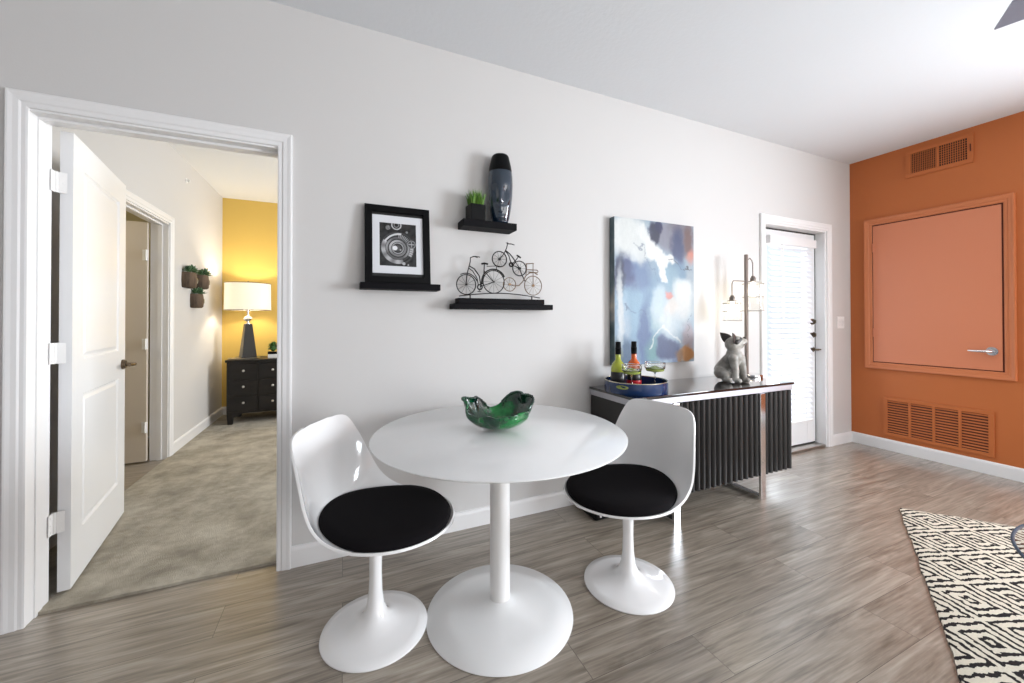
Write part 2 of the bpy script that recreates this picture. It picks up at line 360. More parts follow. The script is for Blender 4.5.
# baseboards (rounded top)
def base_poly(t=.014,h=.1): return [(0,0),(t,0),(t,h-.018),(t-.003,h-.008),(t-.007,h-.002),(0,h)]
def baseboard(name,a0,a1,fn):
    bm=BM(); P=base_poly()
    A=[bm.verts.new(fn(a0,d,z)) for d,z in P]; B=[bm.verts.new(fn(a1,d,z)) for d,z in P]
    bm.faces.new(A); bm.faces.new(B[::-1])
    for i in range(len(P)): bm.faces.new((A[i],A[i-1],B[i-1],B[i]))
    return struct(name,bm,M['trim'])
cw=.062
baseboard('baseboard_back_1',DX1-.011+cw,BX0-cw,lambda a,d,z:Vector((a,-d,z)))
baseboard('baseboard_back_2',BX1+cw,XR-.014,lambda a,d,z:Vector((a,-d,z)))
baseboard('baseboard_back_3',XL+.014,DX0+.013-cw,lambda a,d,z:Vector((a,-d,z)))
baseboard('baseboard_right',0,YB+.014,lambda a,d,z:Vector((XR-d,a,z)))
baseboard('baseboard_left',0,YB+.014,lambda a,d,z:Vector((XL+d,a,z)))
baseboard('baseboard_front',XL,XR,lambda a,d,z:Vector((a,YB+d,z)))
baseboard('baseboard_bedroom_left',HX1+cw,BY-.014,lambda a,d,z:Vector((BW+d,a,z+.012)))
baseboard('baseboard_bedroom_back',BW,BXR,lambda a,d,z:Vector((a,BY-d,z+.012)))
# windows out of frame that light the room
def win(name,fn,a0,a1,z0,z1,nv):
    r=sem(name); t=.05
    bm=BM()
    def bx(a,b,c,d): 
        p,q=fn(a,0),fn(b,.05); box(bm,min(p[0],q[0]),max(p[0],q[0]),min(p[1],q[1]),max(p[1],q[1]),c,d)
    bx(a0,a1,z0,z0+t); bx(a0,a1,z1-t,z1)
    for k in range(nv+1):
        c=a0+(a1-a0-t)*k/nv; bx(c,c+t,z0+t,z1-t)
    obj('window_frame',bm,M['trim'],r)
    return r
win('window_1',lambda a,h:(XR+.05+h,a),WR[0],WR[1],WR[2],WR[3],1)
win('window_2',lambda a,h:(a,YB-.08+h),WBK[0],WBK[1],WBK[2],WBK[3],3)

# ------------------------------------------------------------------ panelled door leaf
def leaf(w,z0,z1,t,panels,both=True):
    """leaf from x=0..w, y=0 (front) ..t ; panels = list of (x0,x1,za,zb)"""
    bm=BM(); xs=sorted({0,w,*[p[0] for p in panels],*[p[1] for p in panels]}); zs=sorted({z0,z1,*[p[2] for p in panels],*[p[3] for p in panels]})
    def side(y):
        V={(x,z):bm.verts.new((x,y,z)) for x in xs for z in zs}; pf=[]
        for i in range(len(xs)-1):
            for j in range(len(zs)-1):
                f=bm.faces.new((V[xs[i],zs[j]],V[xs[i+1],zs[j]],V[xs[i+1],zs[j+1]],V[xs[i],zs[j+1]]))
                cx,cz=(xs[i]+xs[i+1])/2,(zs[j]+zs[j+1])/2
                if any(p[0]<cx<p[1] and p[2]<cz<p[3] for p in panels): pf.append(f)
        return V,pf
    VF,pf=side(0); VB,pb=side(t)
    edge=[(x,z0) for x in xs]+[(w,z) for z in zs[1:]]+[(x,z1) for x in xs[::-1][1:]]+[(0,z) for z in zs[::-1][1:-1]]
    for i in range(len(edge)):
        a,b=edge[i],edge[(i+1)%len(edge)]; bm.faces.new((VF[a],VF[b],VB[b],VB[a]))
    bmesh.ops.recalc_face_normals(bm,faces=bm.faces[:])
    for f in pf+pb:
        bmesh.ops.inset_individual(bm,faces=[f],thickness=.012,depth=-.008)
        bmesh.ops.inset_individual(bm,faces=[f],thickness=.012,depth=0)
        bmesh.ops.inset_individual(bm,faces=[f],thickness=.022,depth=.006)
    return bm
def lever(parent,pos,nrm,dirn,m,s=1,L=.11,name='door_handle'):
    """rosette + neck + lever"""
    p=Vector(pos); n=Vector(nrm); d=Vector(dirn); bm=BM()
    cyl(bm,p,p+n*.01*s,.031*s,24); cyl(bm,p+n*.01*s,p+n*.018*s,.025*s,24)
    tube(bm,[p+n*.015*s,p+n*.05*s,p+n*.058*s+d*.012*s,p+n*.058*s+d*L*.5*s,p+n*.054*s+d*L*s],[.011*s,.011*s,.012*s,.010*s,.008*s],12)
    return obj(name,bm,m,parent,True)
def hinge(parent,pos,ax,m,h=.09,name='hinge'):
    """butt hinge: ax = direction of leaf plates"""
    p=Vector(pos); bm=BM(); cyl(bm,p-Vector((0,0,h/2)),p+Vector((0,0,h/2)),.007,12)
    for k in range(1,5): ring(bm,p+Vector((0,0,-h/2+h*k/5)),.0072,.0008,'z',16,4)
    a=Vector(ax[0]); b=Vector(ax[1])
    for d in (a,b):
        q=p+d*.032; n=Vector((-d.y,d.x,0))*.0012
        vs=[p-n,q-n,q+n,p+n]; A=[bm.verts.new(v+Vector((0,0,-h/2))) for v in vs]; B=[bm.verts.new(v+Vector((0,0,h/2))) for v in vs]
        bm.faces.new(A); bm.faces.new(B[::-1])
        for i in range(4): bm.faces.new((A[i],A[i-1],B[i-1],B[i]))
        for sz in (-.03,0,.03):
            c=p+d*.021+Vector((0,0,sz)); cyl(bm,c-n*1.0,c+n*2.2,.004,8); cyl(bm,c-n*2.2,c,.004,8)
    return obj(name,bm,m,parent,True)

# bedroom door, swung open past 90 degrees
d1=sem('door_1','white two-panel bedroom door standing open with white hinges and bronze lever','door')
hx,hy=-1.134,.172; ang=math.atan2(.986,-.169)       # leaf's long direction
W=.815
bm=leaf(W,.022,2.032,.04,[(.13,W-.13,1.02,1.90),(.13,W-.13,.24,.86)])
# leaf local x along door; local y=0 is the face seen from the doorway -> place with y to the left (away)
mt=Matrix.Translation((hx+.0395,hy+.004,0))@Matrix.Rotation(ang,4,'Z')
bmesh.ops.transform(bm,matrix=mt,verts=bm.verts)
obj('door_leaf',bm,M['doorleaf'],d1)
dv=Vector((math.cos(ang),math.sin(ang),0)); nv=Vector((dv.y,-dv.x,0))
pb=Vector((hx+.0395,hy+.004,0))+dv*(W-.062)+Vector((0,0,.935))
lever(d1,pb+nv*.001,nv,-dv*1,M['bronze'],.95,.10)
bm=BM(); q=pb-nv*.041
cyl(bm,q,q-nv*.01,.03,20); tube(bm,[q-nv*.01,q-nv*.05,q-nv*.055-dv*.05,q-nv*.05-dv*.1],[.01,.01,.01,.008],10); obj('door_handle',bm,M['bronze'],d1,True)
for z in (.33,1.06,1.80):
    hinge(d1,(-1.137,.150,z),((.92,.40,0),(.0,-1,0)),M['white_metal'],.09)

# bathroom door leaf seen through the inner doorway
d2=sem('door_2','plain beige inner door ajar beyond the bedroom doorway','door')
bm=BM(); box(bm,-2.25,-1.520,2.065,2.10,.012,2.03); obj('door_leaf',bm,M['beige_door'],d2)
for z in (.30,1.0,1.75):
    hinge(d2,(-1.516,2.058,z),((0,-1,0),(-1,0,0)),M['white_metal'],.09)

# balcony door with full glass and blinds
d3=sem('door_3','white full-glass balcony door','door')
y0,y1=.082,.125; x0,x1=BX0+.034,BX1-.034; z0,z1=.034,BZ-.034
bm=BM(); st=.125
box(bm,x0,x0+st,y0,y1,z0,z1,.002); box(bm,x1-st,x1,y0,y1,z0,z1,.002); box(bm,x0+st,x1-st,y0,y1,z0,z0+.20,.002); box(bm,x0+st,x1-st,y0,y1,z1-.10,z1,.002)
obj('door_leaf',bm,M['doorleaf'],d3)
bm=BM(); box(bm,x0+st-.004,x1-st+.004,.102,.107,z0+.196,z1-.096); obj('glass_pane',bm,M['pane'],d3)
bm=BM(); box(bm,x0-.0135,x0,y0+.002,y1,z0,z1+.0135); box(bm,x1,x1+.0135,y0+.002,y1,z0,z1+.0135); box(bm,x0,x1,y0+.002,y1,z1,z1+.0135); box(bm,x0,x1,y0+.002,y1,z0-.010,z0); obj('leaf_gap_shade',bm,M['leaf_gap_dark'],d3)  # dark strips filling the gap round the leaf, painted as its shade
hx_=x1-.045
lever(d3,(hx_,y0,.915),(0,-1,0),(1,0,0),M['bronze'],.8,.07)
for z in (1.055,1.18):
    bm=BM(); cyl(bm,(hx_,y0,z),(hx_,y0-.012,z),.028,24); cyl(bm,(hx_,y0-.012,z),(hx_,y0-.02,z),.02,24); box(bm,hx_-.005,hx_+.005,y0-.036,y0-.018,z-.016,z+.016,.002); obj('deadbolt',bm,M['bronze'],d3,True)
bl=thing('window_blind','white horizontal slat blind covering the balcony door glass','blind',((x0+x1)/2,0,0))
bw=.302
bm=BM(); box(bm,-.335,.335,.018,.078,1.87,1.945,.004); obj('headrail',bm,M['trim'],bl)
bm=BM(); nsl=34; za,zb=.30,1.845
for k in range(nsl):
    z=za+(zb-za)*k/(nsl-1); a=R(48)
    dy,dz=.022*math.cos(a),.022*math.sin(a)
    P=[(.05-dy,z-dz),(.05-dy*.35,z-dz*.35+.003),(.05+dy*.35,z+dz*.35+.003),(.05+dy,z+dz)]
    P+= [(p[0]+.0015,p[1]-.0022) for p in P[::-1]]
    prism(bm,P,-bw,bw,'x')
obj('slats',bm,M['blind'],bl)
bm=BM(); box(bm,-bw,bw,.03,.07,.25,.27,.004); obj('bottom_rail',bm,M['trim'],bl)
bm=BM(); tube(bm,[(-bw+.13,.022,1.87),(-bw+.135,.016,1.6),(-bw+.135,.016,1.22)],.0035,8); obj('wand',bm,M['nickel'],bl,True)
bm=BM()
for sx in (-.6,0,.6): tube(bm,[(sx*bw,.026,1.87),(sx*bw,.026,.27)],.001,5)
obj('ladder_cord',bm,M['plastic'],bl)
# balcony slab and low wall outside
bm=BM(); box(bm,BX0-1.2,BX1+1.6,WT+.001,2.2,-.08,-.01); box(bm,BX0-1.2,BX1+1.6,2.1,2.2,-.01,1.0); struct('trim_8',bm,M['trim'])

# ------------------------------------------------------------------ access door, vents, switch
ad=thing('utility_door','square orange utility door set into the orange wall with chrome lever','utility door',(XR,-.575,.797))
A0,A1=-.4,.4; 
bm=BM(); casing(bm,A0,A1,1.295,lambda a,z,h:Vector((-h*1.25,a,z)),prof=[(-.002,0),(-.002,.008),(0,.010),(.006,.012),(.018,.012),(.024,.016),(.036,.017),(.046,.020),(.054,.020),(.056,.016),(.056,0)],bottom=0.0); obj('door_frame',bm,M['orange_trim'],ad)
bm=BM(); box(bm,-.004,0,A0+.001,A1-.001,.001,1.294); obj('door_gap_shade',bm,M['orange_dark'],ad)  # dark plate behind the panel, painted as the shade in its gap
bm=BM(); box(bm,-.010,-.004,A0+.012,A1-.008,.010,1.283,.001); obj('door_panel',bm,M['orange_door'],ad)
for z in (.28,1.08):
    bm=BM(); cyl(bm,(-.014,A1-.012,z-.04),(-.014,A1-.012,z+.04),.006,10); box(bm,-.013,-.010,A1-.045,A1-.012,z-.038,z+.038); obj('hinge',bm,M['orange_door'],ad,True)
lever(ad,(-.010,A0+.062,.158),(-1,0,0),(0,1,0),M['chrome'],1.05,.105)

def vent(name,label,y0,y1,z0,z1,n,kind):
    v=thing(name,label,'vent',(XR,(y0+y1)/2,(z0+z1)/2)); hw,hh=(y1-y0)/2,(z1-z0)/2; b=.028 if kind=='low' else .034
    bm=BM(); box(bm,-.003,0,-hw+.01,hw-.01,-hh+.01,hh-.01); obj('duct_shade_plate',bm,M['ventdark'] if kind!='low' else M['orange_dark'],v)  # flat dark plate, its colour stands in for shade in the duct
    bm=BM()
    box(bm,-.012,0,-hw,hw,hh-b,hh,.002); box(bm,-.012,0,-hw,hw,-hh,-hh+b,.002); box(bm,-.012,0,-hw,-hw+b,-hh+b,hh-b); box(bm,-.012,0,hw-b,hw,-hh+b,hh-b)
    iw=(2*hw-2*b); 
    for k in range(1,n):
        c=-hw+b+iw*k/n; box(bm,-.011,0,c-.008,c+.008,-hh+b,hh-b)
    obj('vent_frame',bm,M['orange'],v)
    bm=BM()
    if kind=='low':
        m=13
        for k in range(m):
            z=-hh+b+(2*hh-2*b)*(k+.5)/m; s=.0072
            prism(bm,[(-.002,z+s),(-.0095,z-s*.2),(-.0095,z-s*.55),(-.002,z+s*.6)],-hw+b,hw-b,'y') if False else None
            P=[(-.003,z+s),(-.0105,z-s*.15),(-.0105,z-s*.35),(-.003,z+s*.75)]
            A=[bm.verts.new((p[0],-hw+b,p[1])) for p in P]; B=[bm.verts.new((p[0],hw-b,p[1])) for p in P]
            bm.faces.new(A); bm.faces.new(B[::-1])
            for i in range(4): bm.faces.new((A[i],A[i-1],B[i-1],B[i]))
        obj('louvres',bm,M['orange'],v)
    else:
        # left half (towards the corner, +y) solid-looking vertical louvres, right half open grid
        for k in range(14):
            c=.008+(hw-b-.008)*(k+.5)/14; box(bm,-.0095,-.003,c-.0018,c+.0018,-hh+b,hh-b)
        for k in range(9):
            z=-hh+b+(2*hh-2*b)*(k+.5)/9; box(bm,-.0105,-.008,0.01,hw-b,z-.001,z+.001)
        obj('louvres',bm,M['orange'],v)
        bm=BM()
        for k in range(1,12):
            c=-hw+b+(hw-b-.008)*k/12; box(bm,-.0085,-.004,c-.0022,c+.0022,-hh+b,hh-b)
        for k in range(1,9):
            z=-hh+b+(2*hh-2*b)*k/9; box(bm,-.0095,-.006,-hw+b,-.008,z-.0018,z+.0018)
        obj('grille',bm,M['orange'],v)
        bm=BM(); box(bm,-.018,-.012,-hw+.012,-hw+.018,-.03,.03,.001); obj('damper_lever',bm,M['orange_dark'],v)
    return v
vent('air_vent','orange ceiling-height air vent with one dark grid half',-.825,-.42,2.455,2.695,2,'high')
vent('air_vent','long orange four-section return air vent just above the baseboard',-.917,-.252,.135,.487,4,'low')
sw=thing('light_switch','white light switch plate beside the balcony door','light switch',(4.425,0,1.172))
bm=BM(); box(bm,-.058,.058,-.006,0,-.058,.058,.003); obj('switch_plate',bm,M['plastic'],sw)
for q in (-.024,.024):
    bm=BM(); box(bm,q-.016,q+.016,-.009,-.0055,-.033,.033,.002); box(bm,q-.005,q+.005,-.016,-.008,.0,.012,.001); obj('rocker',bm,M['trim'],sw)

# ------------------------------------------------------------------ tulip chairs
def shell_bm():
    # stations: centreline (f forward, z), rim (f, z), half width; f>0 is the front of the seat
    S0=[]; fc,a,b=.045,.262,.252
    for k in range(1,14):
        th=R(90)*(k/14)**1.15; c=math.cos(th); f=fc+a*c
        S0.append((f,.398+.030*c**3,f,.432+.006*(1-c),b*math.sin(th)))
    rear=[(.045,.398,.045,.438,.252),(-.03,.399,-.020,.452,.254),(-.098,.406,-.068,.476,.253),(-.150,.422,-.102,.508,.249),(-.184,.452,-.124,.543,.243),(-.203,.498,-.141,.578,.236),(-.213,.55,-.156,.614,.228),(-.220,.602,-.171,.652,.220),(-.226,.655,-.187,.690,.211),(-.232,.703,-.203,.722,.202),(-.237,.742,-.217,.750,.192),(-.241,.768,-.228,.772,.178),(-.244,.784,-.236,.786,.153),(-.246,.792,-.242,.793,.111),(-.247,.795,-.246,.795,.056)]
    def cr(a,b,c,d,t): return .5*((2*b)+(-a+c)*t+(2*a-5*b+4*c-d)*t*t+(-a+3*b-3*c+d)*t**3)
    S=list(S0)
    for i in range(len(rear)-1):
        p=[rear[max(i-1,0)],rear[i],rear[i+1],rear[min(i+2,len(rear)-1)]]
        for q in range(3): S.append(tuple(cr(p[0][k],p[1][k],p[2][k],p[3][k],q/3) for k in range(5)))
    S.append(rear[-1]); n=len(S)
    bm=BM(); NT=30; rows=[]
    for i,(f,z,fr,zr,w) in enumerate(S):
        row=[]
        for k in range(NT+1):
            t=math.sin((-1+2*k/NT)*PI/2*.97)/math.sin(PI/2*.97); e=abs(t)**2.3
            row.append(bm.verts.new((f+(fr-f)*e,w*t,z+(zr-z)*e)))
        rows.append(row)
    for i in range(n-1):
        for k in range(NT): bm.faces.new((rows[i][k],rows[i][k+1],rows[i+1][k+1],rows[i+1][k]))
    bm.faces.new(rows[0][::-1])
    return bm,S
def solid(bm,th):
    me=bpy.data.meshes.new('t'); bmesh.ops.recalc_face_normals(bm,faces=bm.faces[:]); bm.to_mesh(me); bm.free(); o=bpy.data.objects.new('t',me); COL.objects.link(o)
    m=o.modifiers.new('s','SOLIDIFY'); m.thickness=th; m.offset=0; m.use_even_offset=False
    b=o.modifiers.new('b','BEVEL'); b.width=th*.4; b.segments=2; b.limit_method='ANGLE'; b.angle_limit=R(50)
    dg=bpy.context.evaluated_depsgraph_get(); me2=bpy.data.meshes.new_from_object(o.evaluated_get(dg)); bpy.data.objects.remove(o); bpy.data.meshes.remove(me)
    nb=BM(); nb.from_mesh(me2); bpy.data.meshes.remove(me2); return nb
def tulip_chair(loc,rot,label):
    t=thing('tulip_chair',label,'chair',loc,rot,'white tulip chairs at the round table')
    bm,S=shell_bm(); bm=solid(bm,.009); obj('shell',bm,M['white_gloss'],t,True,angle=60)
    # cushion follows the bowl
    bm=BM(); n=56; cx,a,b=.050,.244,.243
    prof=[(0,.020),(.5,.020),(.82,.017),(.95,.010),(1,-.004),(.985,-.014),(.9,-.020),(.5,-.028),(0,-.03)]
    rings=[]
    for r,h in prof:
        rr=[]
        for k in range(n if r>0 else 1):
            an=2*PI*k/n; x=cx+a*r*math.cos(an)*(1.04 if math.cos(an)<0 else 1); y=b*r*math.sin(an)*(1-.10*max(0,-math.cos(an)))
            base=.440+.012*(abs(y)/b)**2+.030*max(0,(cx-x)/.24)**2
            rr.append(bm.verts.new((x,y,base+h)))
        rings.append(rr)
    for A,B in zip(rings,rings[1:]):
        for k in range(n):
            k2=(k+1)%n
            if len(A)==1: bm.faces.new((A[0],B[k],B[k2]))
            elif len(B)==1: bm.faces.new((A[k],B[0],A[k2]))
            else: bm.faces.new((A[k],B[k],B[k2],A[k2]))
    obj('seat_cushion',bm,M['cushion'],t,True,angle=80)
    bm=BM(); lathe(bm,[(0,0),(.197,0),(.199,.003),(.197,.007),(.16,.014),(.11,.024),(.07,.038),(.045,.060),(.032,.095),(.0255,.15),(.0235,.22),(.0245,.29),(.028,.32),(.036,.355),(.050,.378),(.080,.3925),(.080,.395),(0,.395)],64)
    obj('pedestal_base',bm,M['white_gloss'],t,True,angle=70)
    return t
tulip_chair((.119,-.556,0),R(-31),'white tulip chair with black cushion left of the round table, nearest the bedroom door')
tulip_chair((1.198,-.748,0),R(190),'white tulip chair with black cushion right of the round table, in front of the sideboard')

# ------------------------------------------------------------------ round table
tb=thing('dining_table','white round pedestal dining table between two tulip chairs','table',(.597,-.672,0))
bm=BM(); lathe(bm,[(0,.715),(.36,.715),(.46,.718),(.512,.727),(.519,.731),(.519,.734),(.514,.737),(0,.737)],96,(.012,.03,0)); obj('tabletop',bm,M['white_lac'],tb,True,angle=50)
bm=BM(); lathe(bm,[(0,.056),(.041,.056),(.041,.68),(.06,.70),(.14,.714),(.14,.716),(0,.716)],48); obj('pole',bm,M['white_metal'],tb,True,angle=50)
bm=BM(); lathe(bm,[(0,0),(.297,0),(.299,.002),(.298,.005),(.20,.020),(.12,.035),(.07,.048),(.05,.057),(.044,.060),(0,.060)],96); obj('base',bm,M['white_lac'],tb,True,angle=70)

# green glass bowl
bw_=thing('glass_bowl','green wavy art glass bowl on the white round table','bowl',(.606,-.628,.7375),R(-23))
bm=BM(); n=120
def gau(a,m,w):
    d=math.atan2(math.sin(a-m),math.cos(a-m)); return math.exp(-(d/w)**4)
def rim(a):
    # two raised leaf-shaped lobes, back left and back right
    return .058+.052*gau(a,R(160),R(38))+.066*gau(a,R(42),R(40))+.012*gau(a,R(-20),R(40))+.003*math.sin(9*a)
inner=[];outer=[]
J=18
def bowlpt(j,a,off):
    s=j/J; top=rim(a)+.012; ex=1+.20*abs(math.cos(a))**2
    r=(.022+.098*math.sin(s*PI/2)**1.05)*ex
    r*=1+.035*s*s*math.sin(9*a)+.02*s*math.sin(4*a+1)
    z=.004+(top)*(1-math.cos(s*PI/2))**.95
    if s>.8: r+= (s-.8)*.03*math.sin(11*a)
    wv=.004*s*noise.noise(Vector((math.cos(a)*4,math.sin(a)*4,s*5)))*2
    return Vector(((r-off+wv)*math.cos(a),(r*.86-off+wv)*math.sin(a),z+(off*.9 if j<J else 0)))
G=[[bm.verts.new(bowlpt(j,2*PI*k/n,0)) for k in range(n)] for j in range(J+1)]
K=[[bm.verts.new(bowlpt(j,2*PI*k/n,.006)) for k in range(n)] for j in range(J+1)]
for g in (G,K):
    for j in range(J):
        for k in range(n): bm.faces.new((g[j][k],g[j][(k+1)%n],g[j+1][(k+1)%n],g[j+1][k]))
for k in range(n): bm.faces.new((G[J][k],G[J][(k+1)%n],K[J][(k+1)%n],K[J][k]))
bm.faces.new([v for v in G[0]]); bm.faces.new([v for v in K[0]])
obj('bowl_body',bm,M['greenglass'],bw_,True,angle=180)
random.seed(4)
for m_,w_ in ((160,40),(42,42)):
    bm=BM()
    for k in range(w_*2//3):
        a=R(m_-w_+3*k+1); p=bowlpt(J,a,.003); ball(bm,p+Vector((0,0,-.002)),.0058+random.random()*.002,8)
    obj('beaded_rim',bm,M['greenglass'],bw_,True,angle=180)

# ------------------------------------------------------------------ wall shelves and what stands on them
def shelf(label,x0,x1,z0,z1,d,g='black floating shelves on the grey wall'):
    bm=BM(); box(bm,x0,x1,-d,-.0005,z0,z1,.002); o=obj('floating_shelf',bm,M['shelf']); tag(o,label,'shelf',g); return o
shelf('black floating shelf under the framed camera photograph',.078,.482,1.360,1.393,.10)
shelf('small black floating shelf under the vase and grass pot',.605,.928,1.722,1.762,.115)
shelf('long black floating shelf under the bicycle sculpture',.556,1.176,1.262,1.293,.10)

# framed photograph, leaning against the wall
fr=thing('picture_frame','black framed black and white camera photograph with white mat, on shelf','picture frame',(.268,-.062,1.3935))
fr.rotation_euler=(R(-6.0),0,0)
fw,fh=.167,.416
bm=BM(); b=.037
def frame_piece(bm,x0,x1,z0,z1,b,y0,y1):
    casing(bm,x0+b,x1-b,z1-b,lambda a,z,h:Vector((a,-h,z)),prof=[(0,-y1),(0,-y0-.004),(.004,-y0),(b-.003,-y0),(b,-y0-.003),(b,-y1),(0,-y1)],bottom=z0+b)
frame_piece(bm,-fw,fw,0,fh,b,-.012,.010); obj('frame',bm,M['black'],fr)
bm=BM(); box(bm,-fw+.01,fw-.01,.002,.008,.01,fh-.01); obj('backing_board',bm,M['blackmatte'],fr)
bm=BM(); casing(bm,-.094,.094,.325,lambda a,z,h:Vector((a,-h,z)),prof=[(0,-.002),(0,.001),(.040,.001),(.040,-.002)],bottom=.093); obj('mat_board',bm,M['paper'],fr)
# photograph: vertex-coloured grid of a camera lens close-up
def smooth(a,b,x):
    t=max(0,min(1,(x-a)/(b-a))); return t*t*(3-2*t)
def camphoto(u,v):
    # u,v in 0..1, v down
    x,y=(u-.5)*.188,(v-.5)*.23
    c=.018+.02*noise.noise(Vector((u*9,v*9,0)))
    cx,cy=.0,.012+.02
    def R_(cx,cy): return math.hypot(x-cx,y-cy)
    r=R_(-.002,.018)
    if r<.088: c=.03+.02*math.sin(r*400)
    # bright outer ring, lower left
    a=math.atan2(y-.018,x+.002)
    if .062<r<.082 and (a>1.2 or a<-2.6): c=.30+.12*math.sin(a*9)
    if .062<r<.080 and -.2<a<.6: c=.20+.25*(math.sin(a*40)>0)
    if .050<r<.060 : c=.10+.18*max(0,math.sin(a*2+1))
    if .055<r<.075 and -1.5<a<-.7: c=.25*(math.sin(a*50)>0)+.05
    if .033<r<.044: c=.18+.25*max(0,math.cos(a+2.4))
    if r<.033: c=.01+.10*smooth(.03,.0,r)
    if .025<r<.030: c=.35
    if math.hypot(x+.016,y-.018)<.012: c=.75
    if math.hypot(x-.012,y-.026)<.005: c=.3
    # curved bright lever
    if abs(math.hypot(x-.01,y-.03)-.088)<.0045 and -2.6<math.atan2(y-.03,x-.01)<-1.5: c=.6
    # top dial
    r2=R_(-.008,-.105)
    if .02<r2<.026: c=.45
    if .010<r2<.013: c=.3
    r3=R_(.068,-.006)
    if r3<.022: c=.06
    if .018<r3<.022: c=.25
    if r3<.015 and (abs(x-.068)<.002 or abs(y+.006)<.002): c=.35
    if R_(-.05,-.088)<.012: c=.12+.2*noise.noise(Vector((x*300,y*300,0)))**2*4
    if R_(.045,-.07)<.006: c=.2
    if R_(.028,.098)<.008 or R_(.05,.104)<.004: c=.4
    c=max(.004,c); return (c,c,c*1.03)
def painted_grid(name,x0,x1,z0,z1,y,nx,nz,fn,m,parent):
    verts=[];faces=[];cols=[]
    for j in range(nz+1):
        for i in range(nx+1):
            verts.append((x0+(x1-x0)*i/nx,y,z0+(z1-z0)*j/nz)); cols.append(fn(i/nx,1-j/nz))
    for j in range(nz):
        for i in range(nx):
            a=j*(nx+1)+i; faces.append((a,a+1,a+nx+2,a+nx+1))
    me=bpy.data.meshes.new(name); me.from_pydata(verts,[],faces); at=me.color_attributes.new('paint','FLOAT_COLOR','POINT')
    flat=[]
    for c in cols: flat+=[c[0],c[1],c[2],1]
    at.data.foreach_set('color',flat); me.materials.append(m)
    o=bpy.data.objects.new(name,me); COL.objects.link(o); o.parent=parent; return o
painted_grid('photo_print',-.096,.096,.091,.327,.0005,120,146,camphoto,M['photo'],fr)

# black cube pot with grass
gp=thing('potted_grass','green grass in a black cube pot on the small shelf','potted plant',(.690,-.068,1.7625),R(4))
bm=BM(); box(bm,-.044,.044,-.044,.044,0,.089,.002); obj('pot',bm,M['black'],gp)
bm=BM(); random.seed(7)
for k in range(190):
    x,y=random.uniform(-.036,.036),random.uniform(-.036,.036); h=random.uniform(.075,.112)*(1-.3*math.hypot(x,y)/.05); lx,ly=x*.35+random.uniform(-.01,.01),y*.35+random.uniform(-.01,.01); w=.002; a=random.random()*PI
    dx,dy=w*math.cos(a),w*math.sin(a); z=.087
    v=[bm.verts.new(p) for p in((x-dx,y-dy,z),(x+dx,y+dy,z),(x+lx*.5+dx,y+ly*.5+dy,z+h*.6),(x+lx*.5-dx,y+ly*.5-dy,z+h*.6),(x+lx*1.2,y+ly*1.2,z+h))]
    bm.faces.new(v[:4]); bm.faces.new((v[3],v[2],v[4]))
obj('grass_blades',bm,M['grass'],gp)

# face vase
vs=thing('face_vase','tall smoky blue glass head vase with black top on the small shelf','vase',(.842,-.068,1.7625),R(-22))
prof=[(0,.0),(.041,.0),(.045,.004),(.054,.03),(.064,.09),(.071,.16),(.0735,.22),(.072,.27),(.069,.30)]
prof2=[(.069,.30),(.063,.335),(.056,.365),(.051,.388),(.046,.397),(.039,.402),(0,.402)]
def face(p,a):
    d=math.atan2(math.sin(a+PI/2),math.cos(a+PI/2)); z=p.z; q=p.copy(); k=0
    k+=.017*math.exp(-(d/.20)**2)*smooth(.24,.13,z)*smooth(.095,.12,z)        # nose
    k-=.010*math.exp(-((abs(d)-.45)/.25)**2)*math.exp(-((z-.17)/.035)**2)    # eye hollows
    k+=.009*math.exp(-(d/.30)**2)*math.exp(-((z-.085)/.009)**2)             # lips
    k+=.009*math.exp(-(d/.26)**2)*math.exp(-((z-.066)/.008)**2)
    k+=.005*math.exp(-(d/.4)**2)*math.exp(-((z-.03)/.014)**2)
    k+=.004*math.exp(-((abs(d)-.75)/.2)**2)*math.exp(-((z-.12)/.05)**2)
    r=math.hypot(q.x,q.y); s=(r+k)/r; return Vector((q.x*s,q.y*s*.86,q.z))
def dens(pr,m=6):
    o=[]
    for (r0,z0),(r1,z1) in zip(pr,pr[1:]):
        for i in range(m): o.append((r0+(r1-r0)*i/m,z0+(z1-z0)*i/m))
    o.append(pr[-1]); return o
bm=BM(); lathe(bm,[(0,0)]+dens(prof[1:],8)+[(0,.30)],80,fn=face); obj('glass_head',bm,M['blueglass'],vs,True,angle=50)
bm=BM(); lathe(bm,[(0,.301)]+[(r,z+.001) for r,z in prof2],64,fn=lambda p,a:Vector((p.x,p.y*.86,p.z))); obj('black_cap',bm,M['black'],vs,True,angle=60)

# bicycle sculpture
bs=thing('bicycle_sculpture','black and bronze wire sculpture of three bicycles on the long shelf','sculpture',(.850,-.062,1.2935))
bm=BM(); box(bm,-.268,.268,-.036,.036,0,.030,.0015); obj('plinth',bm,M['shelf'],bs)
ox=-.852; oz=-1.2935
arc=[(-.255+.51*k/24,0,.042+.022*math.sin(PI*k/24)) for k in range(25)]
bm=BM(); tube(bm,arc,.0028,8); cyl(bm,(-.190,0,.03),(-.190,0,.050),.004,8); cyl(bm,(.200,0,.03),(.200,0,.048),.004,8); obj('arched_stand',bm,M['blackmetal'],bs,True)
def wheel(bm,c,r,ns=10,w=.0028,hub=.006,rot=0):
    ring(bm,(c[0],0,c[1]),r,w,'y',36,6)
    for k in range(ns):
        a=2*PI*k/ns+rot; cyl(bm,(c[0],0,c[1]),(c[0]+r*math.cos(a),0,c[1]+r*math.sin(a)),.0008,4)
    cyl(bm,(c[0],-.006,c[1]),(c[0],.006,c[1]),hub,12)
def P3(l): return [(x,y,z) for x,y,z in l]
